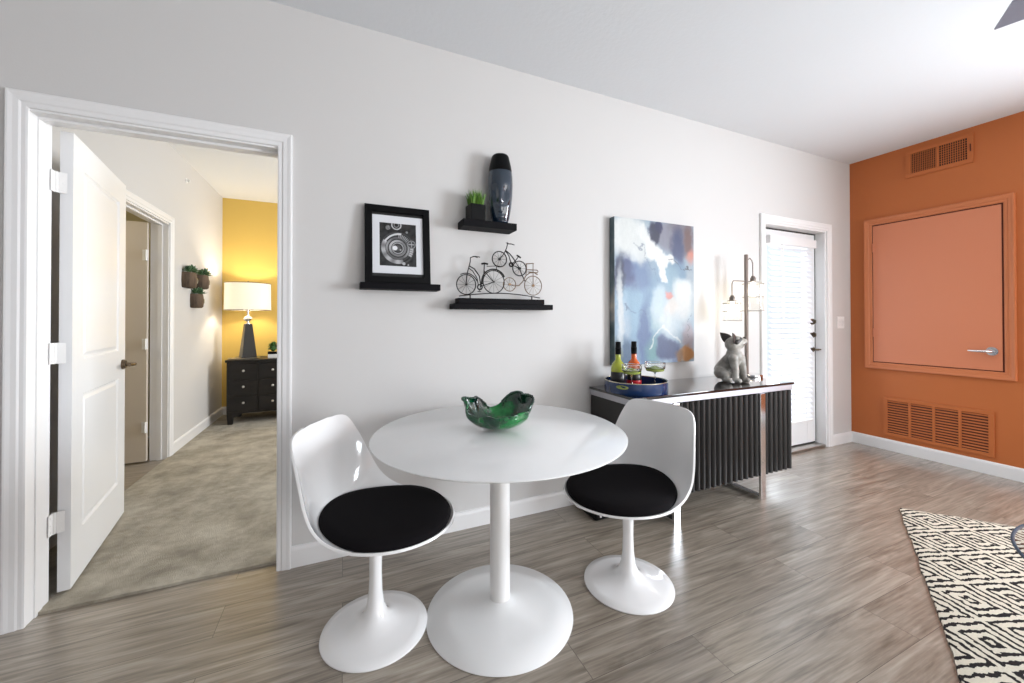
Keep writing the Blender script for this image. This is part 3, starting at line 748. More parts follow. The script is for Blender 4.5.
# big left bicycle: front wheel left, rear wheel right
def bike(bm,ws,dz,m):
    bmesh.ops.translate(bm,vec=(0,0,dz),verts=bm.verts); o=obj('bicycle',bm,m,bs,True)
    for c,*a in ws:
        w_=BM(); wheel(w_,(c[0],c[1]+dz),*a); obj('wheel',w_,m,o,True)
    return o
F=(-.213,.134); B=(-.047,.155)
W1=[(F,.056,12,.0032),(B,.066,12,.0032,.004)]
b1=BM()
tube(b1,[(F[0],.006,F[1]),(-.205,.006,.20),(-.190,0,.262),(-.188,0,.288)],.003,6)
tube(b1,[(-.188,0,.288),(-.165,-.004,.296),(-.135,-.012,.292)],.0028,6); tube(b1,[(-.188,0,.288),(-.165,.01,.298),(-.140,.02,.294)],.0028,6)
tube(b1,[(-.195,0,.240),(-.165,0,.225),(-.135,0,.185),(-.125,0,.125)],.0035,6)
tube(b1,[(-.198,0,.228),(-.175,0,.212),(-.150,0,.175),(-.140,0,.130)],.0028,6)
tube(b1,[(-.130,0,.122),(-.108,0,.19),(-.105,0,.255)],.0032,6); tube(b1,[(-.105,0,.215),(B[0],0,B[1])],.0025,6); tube(b1,[(-.13,0,.125),(B[0],0,B[1])],.0028,6)
tube(b1,[(-.122,0,.256),(-.105,0,.260),(-.083,0,.257)],.0055,8)
ring(b1,(-.132,0,.122),.014,.004,'y',20,6); cyl(b1,(-.132,-.012,.122),(-.14,-.014,.098),.002,6); box(b1,-.150,-.132,-.02,-.010,.094,.098)
tube(b1,[(F[0]+.067*math.cos(a),0,F[1]+.064*math.sin(a)) for a in [R(x) for x in range(20,130,10)]],.003,6)
tube(b1,[(B[0]+.074*math.cos(a),0,B[1]+.074*math.sin(a)) for a in [R(x) for x in range(25,200,12)]],.0042,6)
tube(b1,[(-.09,0,.243),(-.02,0,.250),(-.002,0,.247)],.002,6); tube(b1,[(-.03,0,.248),(-.03,0,.225)],.002,6)
bike(b1,W1,-.026,M['blackmetal'])
# tilted top bicycle
F=(-.011,.300); B=(.118,.252)
W1=[(F,.045,10,.0034,.008),(B,.044,10,.0034,.008)]; b1=BM()
tube(b1,[(F[0],.006,F[1]),(.018,.004,.332),(.034,0,.368),(.040,0,.392)],.003,6)
tube(b1,[(.036,-.012,.400),(.045,0,.394),(.062,-.008,.393),(.078,-.016,.387)],.0026,6); tube(b1,[(.036,.012,.402),(.045,0,.394)],.0026,6)
tube(b1,[(.028,0,.354),(.055,0,.335),(.078,0,.310),(.092,0,.290)],.0034,6); tube(b1,[(.028,0,.350),(.048,0,.325),(.060,0,.290),(.066,0,.275)],.003,6)
tube(b1,[(.066,0,.272),(.09,0,.296),(.112,0,.322)],.003,6); tube(b1,[(.066,0,.272),(B[0],0,B[1])],.003,6); tube(b1,[(.09,0,.292),(B[0],0,B[1])],.0025,6)
tube(b1,[(.100,0,.330),(.113,0,.324),(.126,0,.316)],.0052,8); ring(b1,(.064,0,.272),.011,.005,'y',18,6)
tube(b1,[(B[0],0,B[1]),(.135,0,.212),(.155,0,.176)],.003,6)
bike(b1,W1,-.036,M['blackmetal'])
# bronze right tricycle/penny bicycle
F=(.053,.122+.012); B=(.209,.132)
W1=[(F,.040,8,.0024,.007),(B,.058,12,.0026,.008)]
b1=BM()
tube(b1,[(F[0],0,F[1]),(.085,0,.126),(.115,0,.130),(.140,0,.155),(.160,0,.190),(.185,0,.208),(.215,0,.212),(.240,0,.200)],.003,6)
tube(b1,[(B[0],0,B[1]),(.209,0,.21),(.209,0,.268)],.0024,6); tube(b1,[(.160,0,.262),(.185,0,.264),(.209,0,.268),(.214,0,.266)],.0030,6)
tube(b1,[(.165,0,.262),(.165,0,.222),(.160,0,.196)],.0024,6); tube(b1,[(.170,0,.227),(.235,0,.228),(.243,0,.220),(.238,0,.212),(.172,0,.214)],.0030,6)
o=bike(b1,W1,-.016,M['bronze_wire']); o['label']='bronze wire bicycle'
# scale check: sculpture modelled at shelf scale

# ------------------------------------------------------------------ painting
pt=thing('abstract_painting','large blue and white abstract canvas hanging above the sideboard','painting',(2.045,0,.890))
pw,ph=.368,1.012
bm=BM(); box(bm,-pw,pw,-.052,-.001,0,ph,.002); obj('canvas_edges',bm,M['canvas_edge'],pt)
def lerp(a,b,t): return tuple(a[i]+(b[i]-a[i])*t for i in range(3))
def fbm(x,y,z=0):
    s=0;a=.5
    for k in range(5): s+=a*noise.noise(Vector((x,y,z+k*7))); x*=2.1;y*=2.1;a*=.5
    return s
BL=[ # cx,cy,rx,ry,color,softness,rot
 (.35,.68,.42,.42,(.30,.43,.58),.5),(.22,.55,.22,.30,(.42,.56,.70),.5),
 (.16,.36,.13,.15,(.115,.14,.33),.6),(.06,.40,.07,.17,(.05,.07,.17),.5),(.32,.35,.12,.14,(.27,.36,.55),.6),
 (.36,.78,.08,.28,(.19,.27,.47),.6),(.10,.75,.09,.2,(.55,.64,.76),.6),(.12,.93,.12,.12,(.12,.22,.36),.6),(.02,.93,.06,.10,(.03,.10,.07),.5),
 (.45,.90,.09,.10,(.28,.47,.50),.7),(.52,.70,.10,.12,(.45,.60,.68),.6),
 (.80,.08,.26,.16,(.33,.30,.36),.5),(.62,.10,.13,.12,(.40,.40,.48),.5),(.79,.17,.09,.15,(.12,.15,.30),.6),(.93,.10,.06,.14,(.30,.20,.20),.6),(.96,.22,.06,.06,(.75,.36,.28),.7),
 (.80,.34,.16,.10,(.30,.42,.55),.6),(.70,.42,.12,.14,(.42,.55,.66),.6),(.94,.42,.08,.2,(.50,.55,.62),.6),
 (.47,.09,.075,.085,(.035,.04,.13),.35),(.53,.04,.06,.06,(.06,.07,.2),.4),
 (.15,.12,.26,.16,(.86,.87,.89),.4),(.30,.20,.13,.12,(.80,.82,.85),.5),
 (.63,.68,.18,.18,(.76,.79,.83),.7),(.84,.58,.15,.14,(.78,.78,.80),.7),(.70,.60,.10,.08,(.80,.76,.76),.6),(.85,.47,.14,.10,(.80,.82,.86),.5),(.52,.56,.10,.12,(.66,.74,.82),.6),(.06,.62,.04,.30,(.76,.78,.82),.6),
 (.66,.52,.065,.022,(.78,.42,.40),.5),
 (.67,.93,.16,.09,(.105,.13,.28),.4),(.58,.90,.10,.08,(.13,.17,.33),.5),(.92,.82,.10,.12,(.52,.47,.52),.5),(.91,.94,.11,.06,(.60,.36,.18),.35),(.80,.97,.06,.04,(.40,.25,.14),.5),
]
def paint(u,v):
    wx=.045*fbm(u*5,v*5,1)+.02*fbm(u*20,v*20,9); wy=.06*fbm(u*4,v*7,5)
    x,y=u+wx*1.6,v+wy*1.6; c=(.50,.58,.68)
    for cx,cy,rx,ry,col,so in BL:
        d=math.hypot((x-cx)/rx,(y-cy)/ry); t=smooth(1+so*.5,1-so,d); c=lerp(c,col,t*.92)
    # white swoosh from the upper left down to the middle
    for (ax,ay,bx,by,w) in ((.30,.06,.46,.22,.075),(.42,.17,.62,.30,.07),(.55,.24,.60,.42,.05),(.60,.28,.72,.26,.05)):
        tt=max(0,min(1,((x-ax)*(bx-ax)+(y-ay)*(by-ay))/((bx-ax)**2+(by-ay)**2))); d=math.hypot(x-ax-tt*(bx-ax),(y-ay-tt*(by-ay))*1.2)
        c=lerp(c,(.86,.87,.90),smooth(w,w*.45,d))
    # arc in the lower right
    d=abs(math.hypot((x-.62)/1.0,(y-.93)*1.3)-.21)
    if y<.86: c=lerp(c,(.85,.85,.87),.7*smooth(.014,.004,d))
    # dark scribbles
    d=abs(y-(.27+.10*(x-.68)+.012*math.sin(x*40)));
    if .66<x<.98: c=lerp(c,(.06,.06,.09),.75*smooth(.0045,.001,d))
    d=abs(y-(.63+.015*math.sin(x*34)-.06*(x-.2)))
    if .12<x<.40: c=lerp(c,(.15,.2,.3),.55*smooth(.0045,.001,d))
    d=abs(y-(.18+.8*(x-.25)**2*4+.01*math.sin(x*50)))
    if .22<x<.52: c=lerp(c,(.12,.16,.28),.45*smooth(.005,.001,d))
    d=abs(x-(.955-.25*(y-.66)+.012*math.sin(y*60)))
    if .64<y<.82: c=lerp(c,(.08,.09,.12),.6*smooth(.005,.001,d))
    g=1+.16*fbm(u*9,v*2.2,3)+.08*fbm(u*40,v*40,2)
    return tuple(max(0,min(.8,(k**1.6)*.76*g*q)) for k,q in zip(c,(1,1.0,.93)))
painted_grid('painted_face',-pw+.001,pw-.001,.001,ph-.001,-.0532,150,206,paint,M['canvas'],pt)

# ------------------------------------------------------------------ sideboard
SX0,SX1,SY,ST=1.505,2.915,-.452,.760
sb=thing('sideboard','charcoal ribbed sideboard with black glass top and chrome sled legs','sideboard',((SX0+SX1)/2,-.24,0))
cx,cy=(SX0+SX1)/2,-.24
def L(x): return x-cx
def Ly(y): return y-cy
bm=BM(); box(bm,L(SX0)+.003,L(SX1)-.003,Ly(SY+.034),Ly(-.02),.152,ST-.052,.001); obj('carcass',bm,mat('charcoal_side_panel',(.018,.016,.015),.45),sb)
bm=BM(); box(bm,L(SX0)-.002,L(SX1)+.002,Ly(SY+.004),Ly(-.018),ST-.052,ST-.016,.001); obj('metal_band',bm,M['silver'],sb)
bm=BM(); box(bm,L(SX0)-.008,L(SX1)+.008,Ly(SY-.004),Ly(-.016),ST-.016,ST,.002); obj('glass_top',bm,M['blackglass'],sb)
# two ribbed doors
def ribs(x0,x1,nr):
    P=[]; m=10
    for i in range(nr*m+1):
        t=i/(nr*m); ph_=t*nr%1; x=x0+(x1-x0)*t
        h=.020*abs(math.sin(PI*t*nr))**.8
        P.append((L(x),Ly(SY+.018)-h))
    P+= [(L(x1),Ly(SY+.034)),(L(x0),Ly(SY+.034))]
    return P
mid=2.205
for a,b,nr in ((SX0+.003,mid-.0015,15),(mid+.0015,SX1-.003,14)):
    bm=BM(); prism(bm,ribs(a,b,nr),.156,ST-.054,'z'); obj('door',bm,M['sideboard'],sb,True,angle=25)
for x in (1.803,2.575):
    bm=BM(); w=.024
    yf0,yf1=Ly(SY-.012),Ly(SY+.004)
    box(bm,L(x)-w,L(x)+w,yf0,yf1,.0,ST-.054,.0015); box(bm,L(x)-w,L(x)+w,yf1,Ly(-.05),0,.022,.0015); box(bm,L(x)-w,L(x)+w,Ly(-.072),Ly(-.05),.02,.152,.0015)
    obj('leg',bm,M['chrome'],sb)

# low black box on the floor by the baseboard
bx_=thing('cable_box','low black box on the floor against the baseboard beside the sideboard','box',(1.432,-.137,0))
bm=BM(); box(bm,-.055,.055,-.115,.115,0,.055,.014,3); obj('box_body',bm,M['black'],bx_,True)
bm=BM(); cyl(bm,(-.02,-.117,.028),(-.02,-.112,.028),.008,16); o=obj('glint_disc',bm,M['chrome'],bx_,True); o['label']='small silver disc standing in for a glint'  # bright chrome disc added as a glint on the black box

# tray, bottles, glasses on the sideboard
Z=ST+.0005
TX,TY,TR=1.675,-.258,.190
ty=thing('serving_tray','round navy blue lacquer tray on the sideboard holding bottles and glasses','tray',(TX,TY,Z))
bm=BM(); lathe(bm,[(0,0),(TR-.002,0),(TR,.003),(TR,.066),(TR-.005,.066),(TR-.006,.008),(0,.008)],72); obj('tray_body',bm,M['blue'],ty,True,angle=50)
bm=BM(); ring(bm,(0,0,.067),TR-.0025,.0036,'z',72,6); obj('rim_edge',bm,M['gold'],ty,True)
for an in (-2.70,.44):
    bm=BM(); c=[]
    for k in range(20):
        t=2*PI*k/20; da=.19*math.cos(t); dz=.009*math.sin(t)
        c.append(((TR+.001)*math.cos(an+da),(TR+.001)*math.sin(an+da),.043+dz))
    tube(bm,c,.0022,6,closed=True); 
    f=[bm.verts.new(p) for p in c]; bm.faces.new(f)
    o=obj('handle_slot',bm,M['limeglass'] if an<0 else M['gold'],ty,True)
def bottle(x,y,m,lab,neckm,label,extra=None):
    b=thing('liquor_bottle',label,'bottle',(x,y,Z+.0085),0,'bottles on the blue tray'); b.scale=(1.05,1.05,.93)
    bm=BM(); lathe(bm,[(0.0000,0.0000),(0.0396,0.0000),(0.0418,0.0044),(0.0418,0.1090),(0.0424,0.1363),(0.0396,0.1548),(0.0330,0.1722),(0.0220,0.1875),(0.0160,0.1984),(0.0149,0.2344),(0.0149,0.2398),(0.0000,0.2398)],40); obj('bottle_body',bm,m,b,True,angle=50)
    bm=BM(); lathe(bm,[(0.0000,0.2322),(0.0171,0.2322),(0.0171,0.2671),(0.0182,0.2692),(0.0182,0.2758),(0.0160,0.2780),(0.0160,0.3139),(0.0132,0.3172),(0.0000,0.3172)],32); obj('cap',bm,neckm,b,True,angle=50)
    bm=BM(); lathe(bm,[(0.0419,0.0196),(0.0431,0.0207),(0.0431,0.1155),(0.0419,0.1166)],40); obj('label_band',bm,lab,b,True,angle=50)
    if extra:
        bm=BM(); lathe(bm,[(0.0432,0.0240),(0.0438,0.0251),(0.0438,0.0545),(0.0432,0.0556)],40); obj('lower_label',bm,extra,b,True,angle=50)
bottle(1.583,-.205,M['bottle_g'],M['bottle_dark'],M['black'],'yellow-green liquor bottle with black neck, left one on the blue tray')
bottle(1.700,-.215,M['bottle_o'],M['bottle_dark'],M['black'],'orange liquor bottle with red label, right of the yellow-green bottle',M['red'])
def coupe(x,y,label,s=1,drink=None):
    g=thing('cocktail_glass',label,'glass',(x,y,Z+.0085),0,'wide stemmed glasses on the blue tray')
    bm=BM(); pr=[(0.0000,0.0000),(0.0367,0.0000),(0.0378,0.0023),(0.0130,0.0070),(0.0049,0.0140),(0.0041,0.0819),(0.0054,0.0994),(0.0130,0.1100),(0.0238,0.1170),(0.0540,0.1240),(0.0605,0.1287),(0.0626,0.1381),(0.0626,0.1638),(0.0607,0.1638),(0.0607,0.1381),(0.0572,0.1305),(0.0216,0.1217),(0.0000,0.1193)]
    lathe(bm,[(r*s,z) for r,z in pr],40); obj('glass_body',bm,M['glass'],g,True,angle=60)
    bm=BM(); ring(bm,(0,0,.164),.0618*s,.0022,'z',40,6); ring(bm,(0,0,.136),.0623*s,.0012,'z',40,6); o=obj('silver_rims',bm,M['chrome'],g,True)
    if drink:
        bm=BM(); lathe(bm,[(0.0000,0.1211),(.02*s,.1055),(.052*s,.113),(.0555*s,.118),(.0555*s,.124),(0.0000,0.1451)],40); obj('drink',bm,drink,g,True)
coupe(1.578,-.335,'wide stemmed cocktail glass in front of the yellow-green bottle',.92,M['limeglass'])
coupe(1.792,-.30,'wide stemmed cocktail glass standing right of the orange bottle',1.0,M['limeglass'])

# table lamp with glass jar shades
tl=thing('table_lamp','chrome two-arm table lamp with lit glass jar shades, behind the dog','lamp',(2.885,-.165,Z))
bm=BM(); lathe(bm,[(0,0),(.079,0),(.080,.004),(.080,.02),(.076,.024),(0,.024)],48); obj('base',bm,M['chrome'],tl,True)
PX=-.048
bm=BM(); box(bm,PX-.010,PX+.010,-.010,.010,.022,.94,.001); obj('post',bm,M['lampmetal'],tl)
def jar(jx,jz,h,r,ax,az):
    # arm
    bm=BM(); s=1 if jx>PX else -1
    top=jz+h+.035
    pts=[(PX+s*.008,0,az)]
    pts+= [(PX+(jx-PX)*.55,0,az+ (.0 if s<0 else .02)),(jx-s*.012,0,az-.002+(0 if s<0 else .006)),(jx,0,az-.022),(jx,0,top)]
    tube(bm,pts,.0042,10); 
    obj('arm',bm,M['lampmetal'],tl,True)
    bm=BM(); lathe(bm,[(0,top+.004),(.012,top+.004),(.014,top-.006),(.020,top-.012),(.020,jz+h+.002),(.032,jz+h),(.032,jz+h-.006),(0,jz+h-.006)],28,(jx,0,0)); so=obj('socket',bm,M['lampmetal'],tl,True,angle=50)
    bm=BM(); lathe(bm,[(.024,jz+h-.004),(r*.86,jz+h-.006),(r*.97,jz+h-.014),(r,jz+h-.028),(r,jz+.006),(r*.97,jz),(r*.93,jz),(r*.965,jz+.006),(r*.965,jz+h-.028),(r*.93,jz+h-.016),(.024,jz+h-.009)],44,(jx,0,0)); sh=obj('glass_jar',bm,M['jarglass'],tl,True,angle=60)
    for zz in (jz+.003,jz+h*.47,jz+h-.022):
        bm=BM(); ring(bm,(jx,0,zz),r+.001,.0022,'z',44,6); obj('jar_ring',bm,M['jarrim'],sh,True)
    bm=BM(); lathe(bm,[(0,jz+h-.008),(.012,jz+h-.012),(.013,jz+h-.03),(.020,jz+h-.055),(.026,jz+h-.08),(.024,jz+h-.10),(.012,jz+h-.115),(0,jz+h-.118)],20,(jx,0,0)); obj('bulb',bm,M['bulb'],tl,True,angle=180)
    return (2.885+jx,-.165,Z+jz+h-.075)
L1=jar(.030,.505,.235,.074,0,.895)
L2=jar(-.205,.43,.155,.064,0,.735)

# dog statue: voxel-remeshed union of tapered capsules
def capsule(bm,p0,p1,r0,r1,n=16):
    p0,p1=Vector(p0),Vector(p1); d=p1-p0; Lh=d.length
    if Lh<1e-6: ball(bm,p0,r0,n); return
    m=5; pts=[];rs=[]
    for k in range(m,0,-1):
        a=PI/2*k/m; pts.append(p0-d.normalized()*r0*math.sin(a)); rs.append(max(r0*math.cos(a),.0005))
    pts+=[p0,p1]; rs+=[r0,r1]
    for k in range(1,m+1):
        a=PI/2*k/m; pts.append(p1+d.normalized()*r1*math.sin(a)); rs.append(max(r1*math.cos(a),.0005))
    tube(bm,pts,rs,n)
def remesh(bm,vox,it=4):
    me=bpy.data.meshes.new('t'); bmesh.ops.recalc_face_normals(bm,faces=bm.faces[:]); bm.to_mesh(me); bm.free(); o=bpy.data.objects.new('t',me); COL.objects.link(o)
    m=o.modifiers.new('r','REMESH'); m.mode='VOXEL'; m.voxel_size=vox
    s=o.modifiers.new('s','SMOOTH'); s.factor=.5; s.iterations=it
    dg=bpy.context.evaluated_depsgraph_get(); me2=bpy.data.meshes.new_from_object(o.evaluated_get(dg)); bpy.data.objects.remove(o); bpy.data.meshes.remove(me)
    nb=BM(); nb.from_mesh(me2); bpy.data.meshes.remove(me2); return nb
dg_=thing('dog_statue','grey ceramic sitting bulldog puppy statue looking up on the sideboard','statue',(2.54,-.262,Z),R(-88))
# local: body faces +x, y is its left; the head is turned to its left and tilted up
HM=Matrix.Translation((.022,0,.262))@Matrix.Rotation(R(70),4,'Z')@Matrix.Rotation(R(-22),4,'Y')
def hp(x,y,z): return HM@Vector((x,y,z))
bm=BM()
capsule(bm,(-.060,0,.072),(-.015,0,.130),.066,.062)
capsule(bm,(-.015,0,.130),(.024,0,.180),.062,.054)
capsule(bm,(.012,0,.190),(.022,0,.245),.048,.040)
for s in (-1,1):
    capsule(bm,(-.045,s*.050,.062),(.000,s*.062,.052),.048,.034)
    capsule(bm,(.000,s*.068,.042),(-.004,s*.072,.024),.026,.019)
    capsule(bm,(-.008,s*.074,.020),(.040,s*.080,.020),.016,.0175)
    capsule(bm,(.040,s*.038,.170),(.056,s*.042,.095),.031,.024)
    capsule(bm,(.056,s*.042,.095),(.060,s*.044,.028),.0235,.021)
    capsule(bm,(.062,s*.042,.021),(.088,s*.045,.019),.019,.017)
capsule(bm,hp(-.012,0,.010),hp(.018,0,.012),.050,.049)
for s in (-1,1):
    capsule(bm,hp(.020,s*.018,.030),hp(.030,s*.018,.028),.030,.026)
    capsule(bm,hp(.042,s*.016,-.004),hp(.072,s*.014,-.002),.025,.019)
capsule(bm,hp(.050,0,.014),hp(.078,0,.010),.017,.012)
capsule(bm,hp(.040,0,-.022),hp(.066,0,-.018),.022,.014)
obj('body',remesh(bm,.0042,5),M['dog'],dg_,True,angle=180)
def ear(s):
    bm=BM(); c=hp(-.006,s*.034,.040); tip=hp(-.026,s*.068,.104); n=14
    ax=(tip-c).normalized(); side=hp(1,-s*.75,0)-hp(0,0,0); side=(side-ax*side.dot(ax)).normalized(); nr=ax.cross(side)
    rows=[]
    for i in range(9):
        t=i/8; w=.029*math.cos(t*PI/2)**.75*(1+.25*math.sin(t*PI)); row=[]
        for k in range(n):
            a=2*PI*k/n; row.append(bm.verts.new(c-ax*.012+(tip-c+ax*.012)*t+side*w*math.cos(a)+nr*(.0085*(1-t*.7))*math.sin(a)))
        rows.append(row)
    for A,B in zip(rows,rows[1:]):
        for k in range(n): bm.faces.new((A[k],A[(k+1)%n],B[(k+1)%n],B[k]))
    bm.faces.new(rows[0]); bm.faces.new(rows[-1])
    o=obj('ear',bm,M['dogdark'],dg_,True,angle=180); o['label']='dark pointed ear'
ear(-1); ear(1)
for s in (-1,1):
    bm=BM(); capsule(bm,hp(-.006,s*.036,.022),hp(.034,s*.030,.030),.019,.0165,14); o=obj('eye_patch',bm,M['dogdark'],dg_,True); o['label']='dark glazed eye patch'
bm=BM(); ball(bm,hp(.088,0,.014),.0125,12,(1,1.1,.9)); o=obj('nose',bm,M['dogdark'],dg_,True); o['label']='dark nose'
bm=BM(); tube(bm,[hp(*p) for p in ((.040,-.038,-.014),(.066,-.033,-.010),(.086,-.016,-.006),(.090,0,-.004),(.086,.016,-.006),(.066,.033,-.010),(.040,.038,-.014))],.0034,8); o=obj('mouth_line',bm,M['dogdark'],dg_,True); o['label']='dark painted mouth'

# ------------------------------------------------------------------ rug and glass table (right edge of the frame)
rg=thing('area_rug','cream rug with black nested diamond pattern at the right','rug',(3.238,-.893,0))
d1v=Vector((-.893,-.452,0)).normalized(); rg.rotation_euler=(0,0,math.atan2(d1v.y,d1v.x))
bm=BM(); nx,ny=90,64; LX,LY=2.6,1.9; skew=.23; random.seed(2)
def rp(i,j):
    x=LX*i/nx; y=LY*j/ny     # +y of the local frame points to the rug's inside
    e=.006*noise.noise(Vector((x*6,y*6,0)))
    xx=x+ (-skew*0)*y
    if j in(0,ny): y+=.010*noise.noise(Vector((x*7,3,0)))+.004*noise.noise(Vector((x*45,3,0)))
    if i in(0,nx): xx+=.012*noise.noise(Vector((5,y*6,0)))
    return xx-.235*y,y,e
ins=[[None]*(ny+1) for _ in range(nx+1)]
for i in range(nx+1):
    for j in range(ny+1):
        x,y,e=rp(i,j); z=.011+.0025*noise.noise(Vector((x*14,y*14,4)))
        if i in(0,nx) or j in(0,ny): z=.007
        ins[i][j]=bm.verts.new((x,y,z))
for i in range(nx):
    for j in range(ny): bm.faces.new((ins[i][j],ins[i+1][j],ins[i+1][j+1],ins[i][j+1]))
loop=[ins[i][0] for i in range(nx+1)]+[ins[nx][j] for j in range(1,ny+1)]+[ins[i][ny] for i in range(nx-1,-1,-1)]+[ins[0][j] for j in range(ny-1,0,-1)]
low=[bm.verts.new((v.co.x,v.co.y,.0005)) for v in loop]
for i in range(len(loop)): bm.faces.new((loop[i],loop[i-1],low[i-1],low[i]))
bm.faces.new(low)
obj('woven_pile',bm,M['rug'],rg,True,angle=60)

M['rimglass']=mat('dark_glass_edge',(.04,.06,.09),.5,spec=.2)
gt=thing('coffee_table','clear glass round coffee table just entering the right edge','coffee table',(2.375,-2.13,.0165))
bm=BM(); lathe(bm,[(0,.384),(.545,.384),(.55,.387),(.55,.393),(.545,.396),(0,.396)],96); obj('glass_top',bm,M['tableglass'],gt,True,angle=50)
bm=BM(); ring(bm,(0,0,.390),.5495,.0052,'z',120,8); obj('edge_rim',bm,M['rimglass'],gt,True)
for k in range(3):
    a=R(114)+k*2*PI/3; bm=BM(); x,y=.46*math.cos(a),.46*math.sin(a); cyl(bm,(x,y,0),(x,y,.3835),.014,20); obj('leg',bm,M['tableglass'],gt,True)

# ------------------------------------------------------------------ ceiling fan (one blade tip in frame)
cf=thing('ceiling_fan','grey ceiling fan blade tip at the top right corner','ceiling fan',(2.71,-2.115,2.46))
bm=BM(); lathe(bm,[(0,.275),(.07,.275),(.06,.23),(.014,.21),(.014,.09),(.09,.07),(.11,.03),(.10,-.03),(.05,-.06),(0,-.065)],40); obj('motor',bm,M['nickel'],cf,True,angle=50)
tipa=math.atan2(-1.484+2.115,2.556-2.71)
for k in range(5):
    a=tipa+R(5.5)+k*2*PI/5; bm=BM()
    prism(bm,[(.16,-.05),(.648,-.068),(.612,.068),(.16,.05)],-.004,.004,'z'); 
    mtx=Matrix.Rotation(a,4,'Z')@Matrix.Rotation(R(10),4,'X'); bmesh.ops.transform(bm,matrix=mtx,verts=bm.verts)
    bl_=obj('blade',bm,M['fan'],cf)
    bm=BM(); box(bm,.08,.2,-.02,.02,-.002,.008,.002); bmesh.ops.transform(bm,matrix=mtx,verts=bm.verts); obj('blade_bracket',bm,M['nickel'],bl_)

# ------------------------------------------------------------------ bedroom contents
DXa,DXb,DYa,DYb,DT=-1.205,-.30,3.13,3.60,.735
FZ=.012
dr=thing('dresser','dark espresso dresser with nailhead trim against the yellow wall','dresser',((DXa+DXb)/2,(DYa+DYb)/2,FZ))
hw=(DXb-DXa)/2; hd=(DYb-DYa)/2
bm=BM(); box(bm,-hw-.012,hw+.012,-hd-.012,hd,DT-.028,DT,.003); obj('top',bm,M['dresser'],dr)
bm=BM(); box(bm,-hw,hw,-hd+.006,hd,.13,DT-.028); obj('carcass',bm,M['dresser'],dr)
for sx in (-1,1):
    for sy in (-1,1):
        bm=BM(); x=sx*(hw-.032); y=sy*(hd-.032); prism(bm,[(x-.03,.13),(x+.03,.13),(x+.022,0),(x-.022,0)],y-.026,y+.026,'y'); obj('leg',bm,M['dresser'],dr)
bm=BM(); pts=[(-hw+.06,.13),(-hw+.06,.07),(-hw+.09,.085),(-hw+.14,.115),(-hw+.22,.122),(hw-.22,.122),(hw-.14,.115),(hw-.09,.085),(hw-.06,.07),(hw-.06,.13)]
prism(bm,pts,-hd+.008,-hd+.024,'y'); obj('apron',bm,M['dresser'],dr)
cols=3; colw=(2*hw-.06-.02*2)/3; rowh=(DT-.028-.13-.05-.02*2)/3
for c in range(cols):
    for r in range(3):
        x0=-hw+.03+c*(colw+.02); z0=.13+.02+r*(rowh+.02)
        bm=BM(); box(bm,x0,x0+colw,-hd-.002,-hd+.0065,z0,z0+rowh,.002); d=obj('drawer',bm,M['dresser'],dr)
        bm=BM(); lathe(bm,[(0,0),(.006,0),(.006,.012),(.013,.017),(.013,.022),(.008,.027),(0,.028)],16); bmesh.ops.transform(bm,matrix=Matrix.Translation((x0+colw/2,-hd-.002,z0+rowh*.58))@Matrix.Rotation(R(90),4,'X'),verts=bm.verts); obj('knob',bm,M['nickel'],d,True)
bm=BM(); nail=[]
def nl(x,z): 
    t=bmesh.new(); bmesh.ops.create_icosphere(t,subdivisions=1,radius=.0062)
    for v in t.verts: v.co=Vector((x+v.co.x,-hd+.005+min(v.co.y,.001),z+v.co.z))
    merge(bm,t)
for c in range(4):
    x=-hw+.016+c*(colw+.02)+( -.001 if c else 0); 
    if c==3: x=hw-.016
    for k in range(26): nl(x,.145+.545*k/25)
for r in range(4):
    z=[.14,.13+.01+rowh+.02,.13+.01+2*(rowh+.02),DT-.04][r]
    for k in range(40): nl(-hw+.03+(2*hw-.06)*k/39,z)
o=obj('nailhead_trim',bm,mat('dull_nailheads',(.05,.045,.04),.35,metal=.7),dr,True)

# runner tray on the dresser beneath lamp
ZT=FZ+DT+.0005
tr=thing('decorative_plate','thin pale oval plate under the lamp on the dresser','plate',(-1.075,3.33,ZT))
bm=BM(); lathe(bm,[(0,0),(.14,0),(.165,.005),(.163,.007),(.14,.004),(0,.004)],48,fn=lambda p,a:Vector((p.x,p.y*.7,p.z))); obj('plate_body',bm,M['nickel'],tr,True)
bl2=thing('bedside_lamp','lit drum-shade table lamp with dark tapered base on the dresser','lamp',(-1.045,3.36,ZT+.0065))
bm=BM(); 
def sq(bm,a,b,z0,z1):
    A=[bm.verts.new((x*a,y*a,z0)) for x,y in((-1,-1),(1,-1),(1,1),(-1,1))]; B=[bm.verts.new((x*b,y*b,z1)) for x,y in((-1,-1),(1,-1),(1,1),(-1,1))]
    bm.faces.new(A); bm.faces.new(B[::-1])
    for i in range(4): bm.faces.new((A[i],A[i-1],B[i-1],B[i]))
sq(bm,.078,.078,0,.012); sq(bm,.074,.036,.012,.40)
bmesh.ops.rotate(bm,verts=bm.verts,matrix=Matrix.Rotation(R(24),3,'Z')); obj('base',bm,M['lampbase'],bl2)
bm=BM(); lathe(bm,[(0,.398),(.03,.398),(.03,.405),(.014,.412),(.012,.425),(.036,.438),(.052,.462),(.036,.486),(.012,.50),(.01,.56),(.012,.60),(0,.60)],32); obj('chrome_neck',bm,M['chrome'],bl2,True)
bm=BM(); lathe(bm,[(.236,.562),(.232,.885),(.2295,.885),(.2335,.562),(.236,.562)],64); obj('lamp_shade',bm,M['shade'],bl2,True,angle=50)
bm=BM(); ring(bm,(0,0,.565),.236,.004,'z',64,6); ring(bm,(0,0,.883),.2325,.004,'z',64,6); 
for k in range(3):
    a=k*2*PI/3+.5; cyl(bm,(0,0,.875),(.231*math.cos(a),.231*math.sin(a),.875),.002,6)
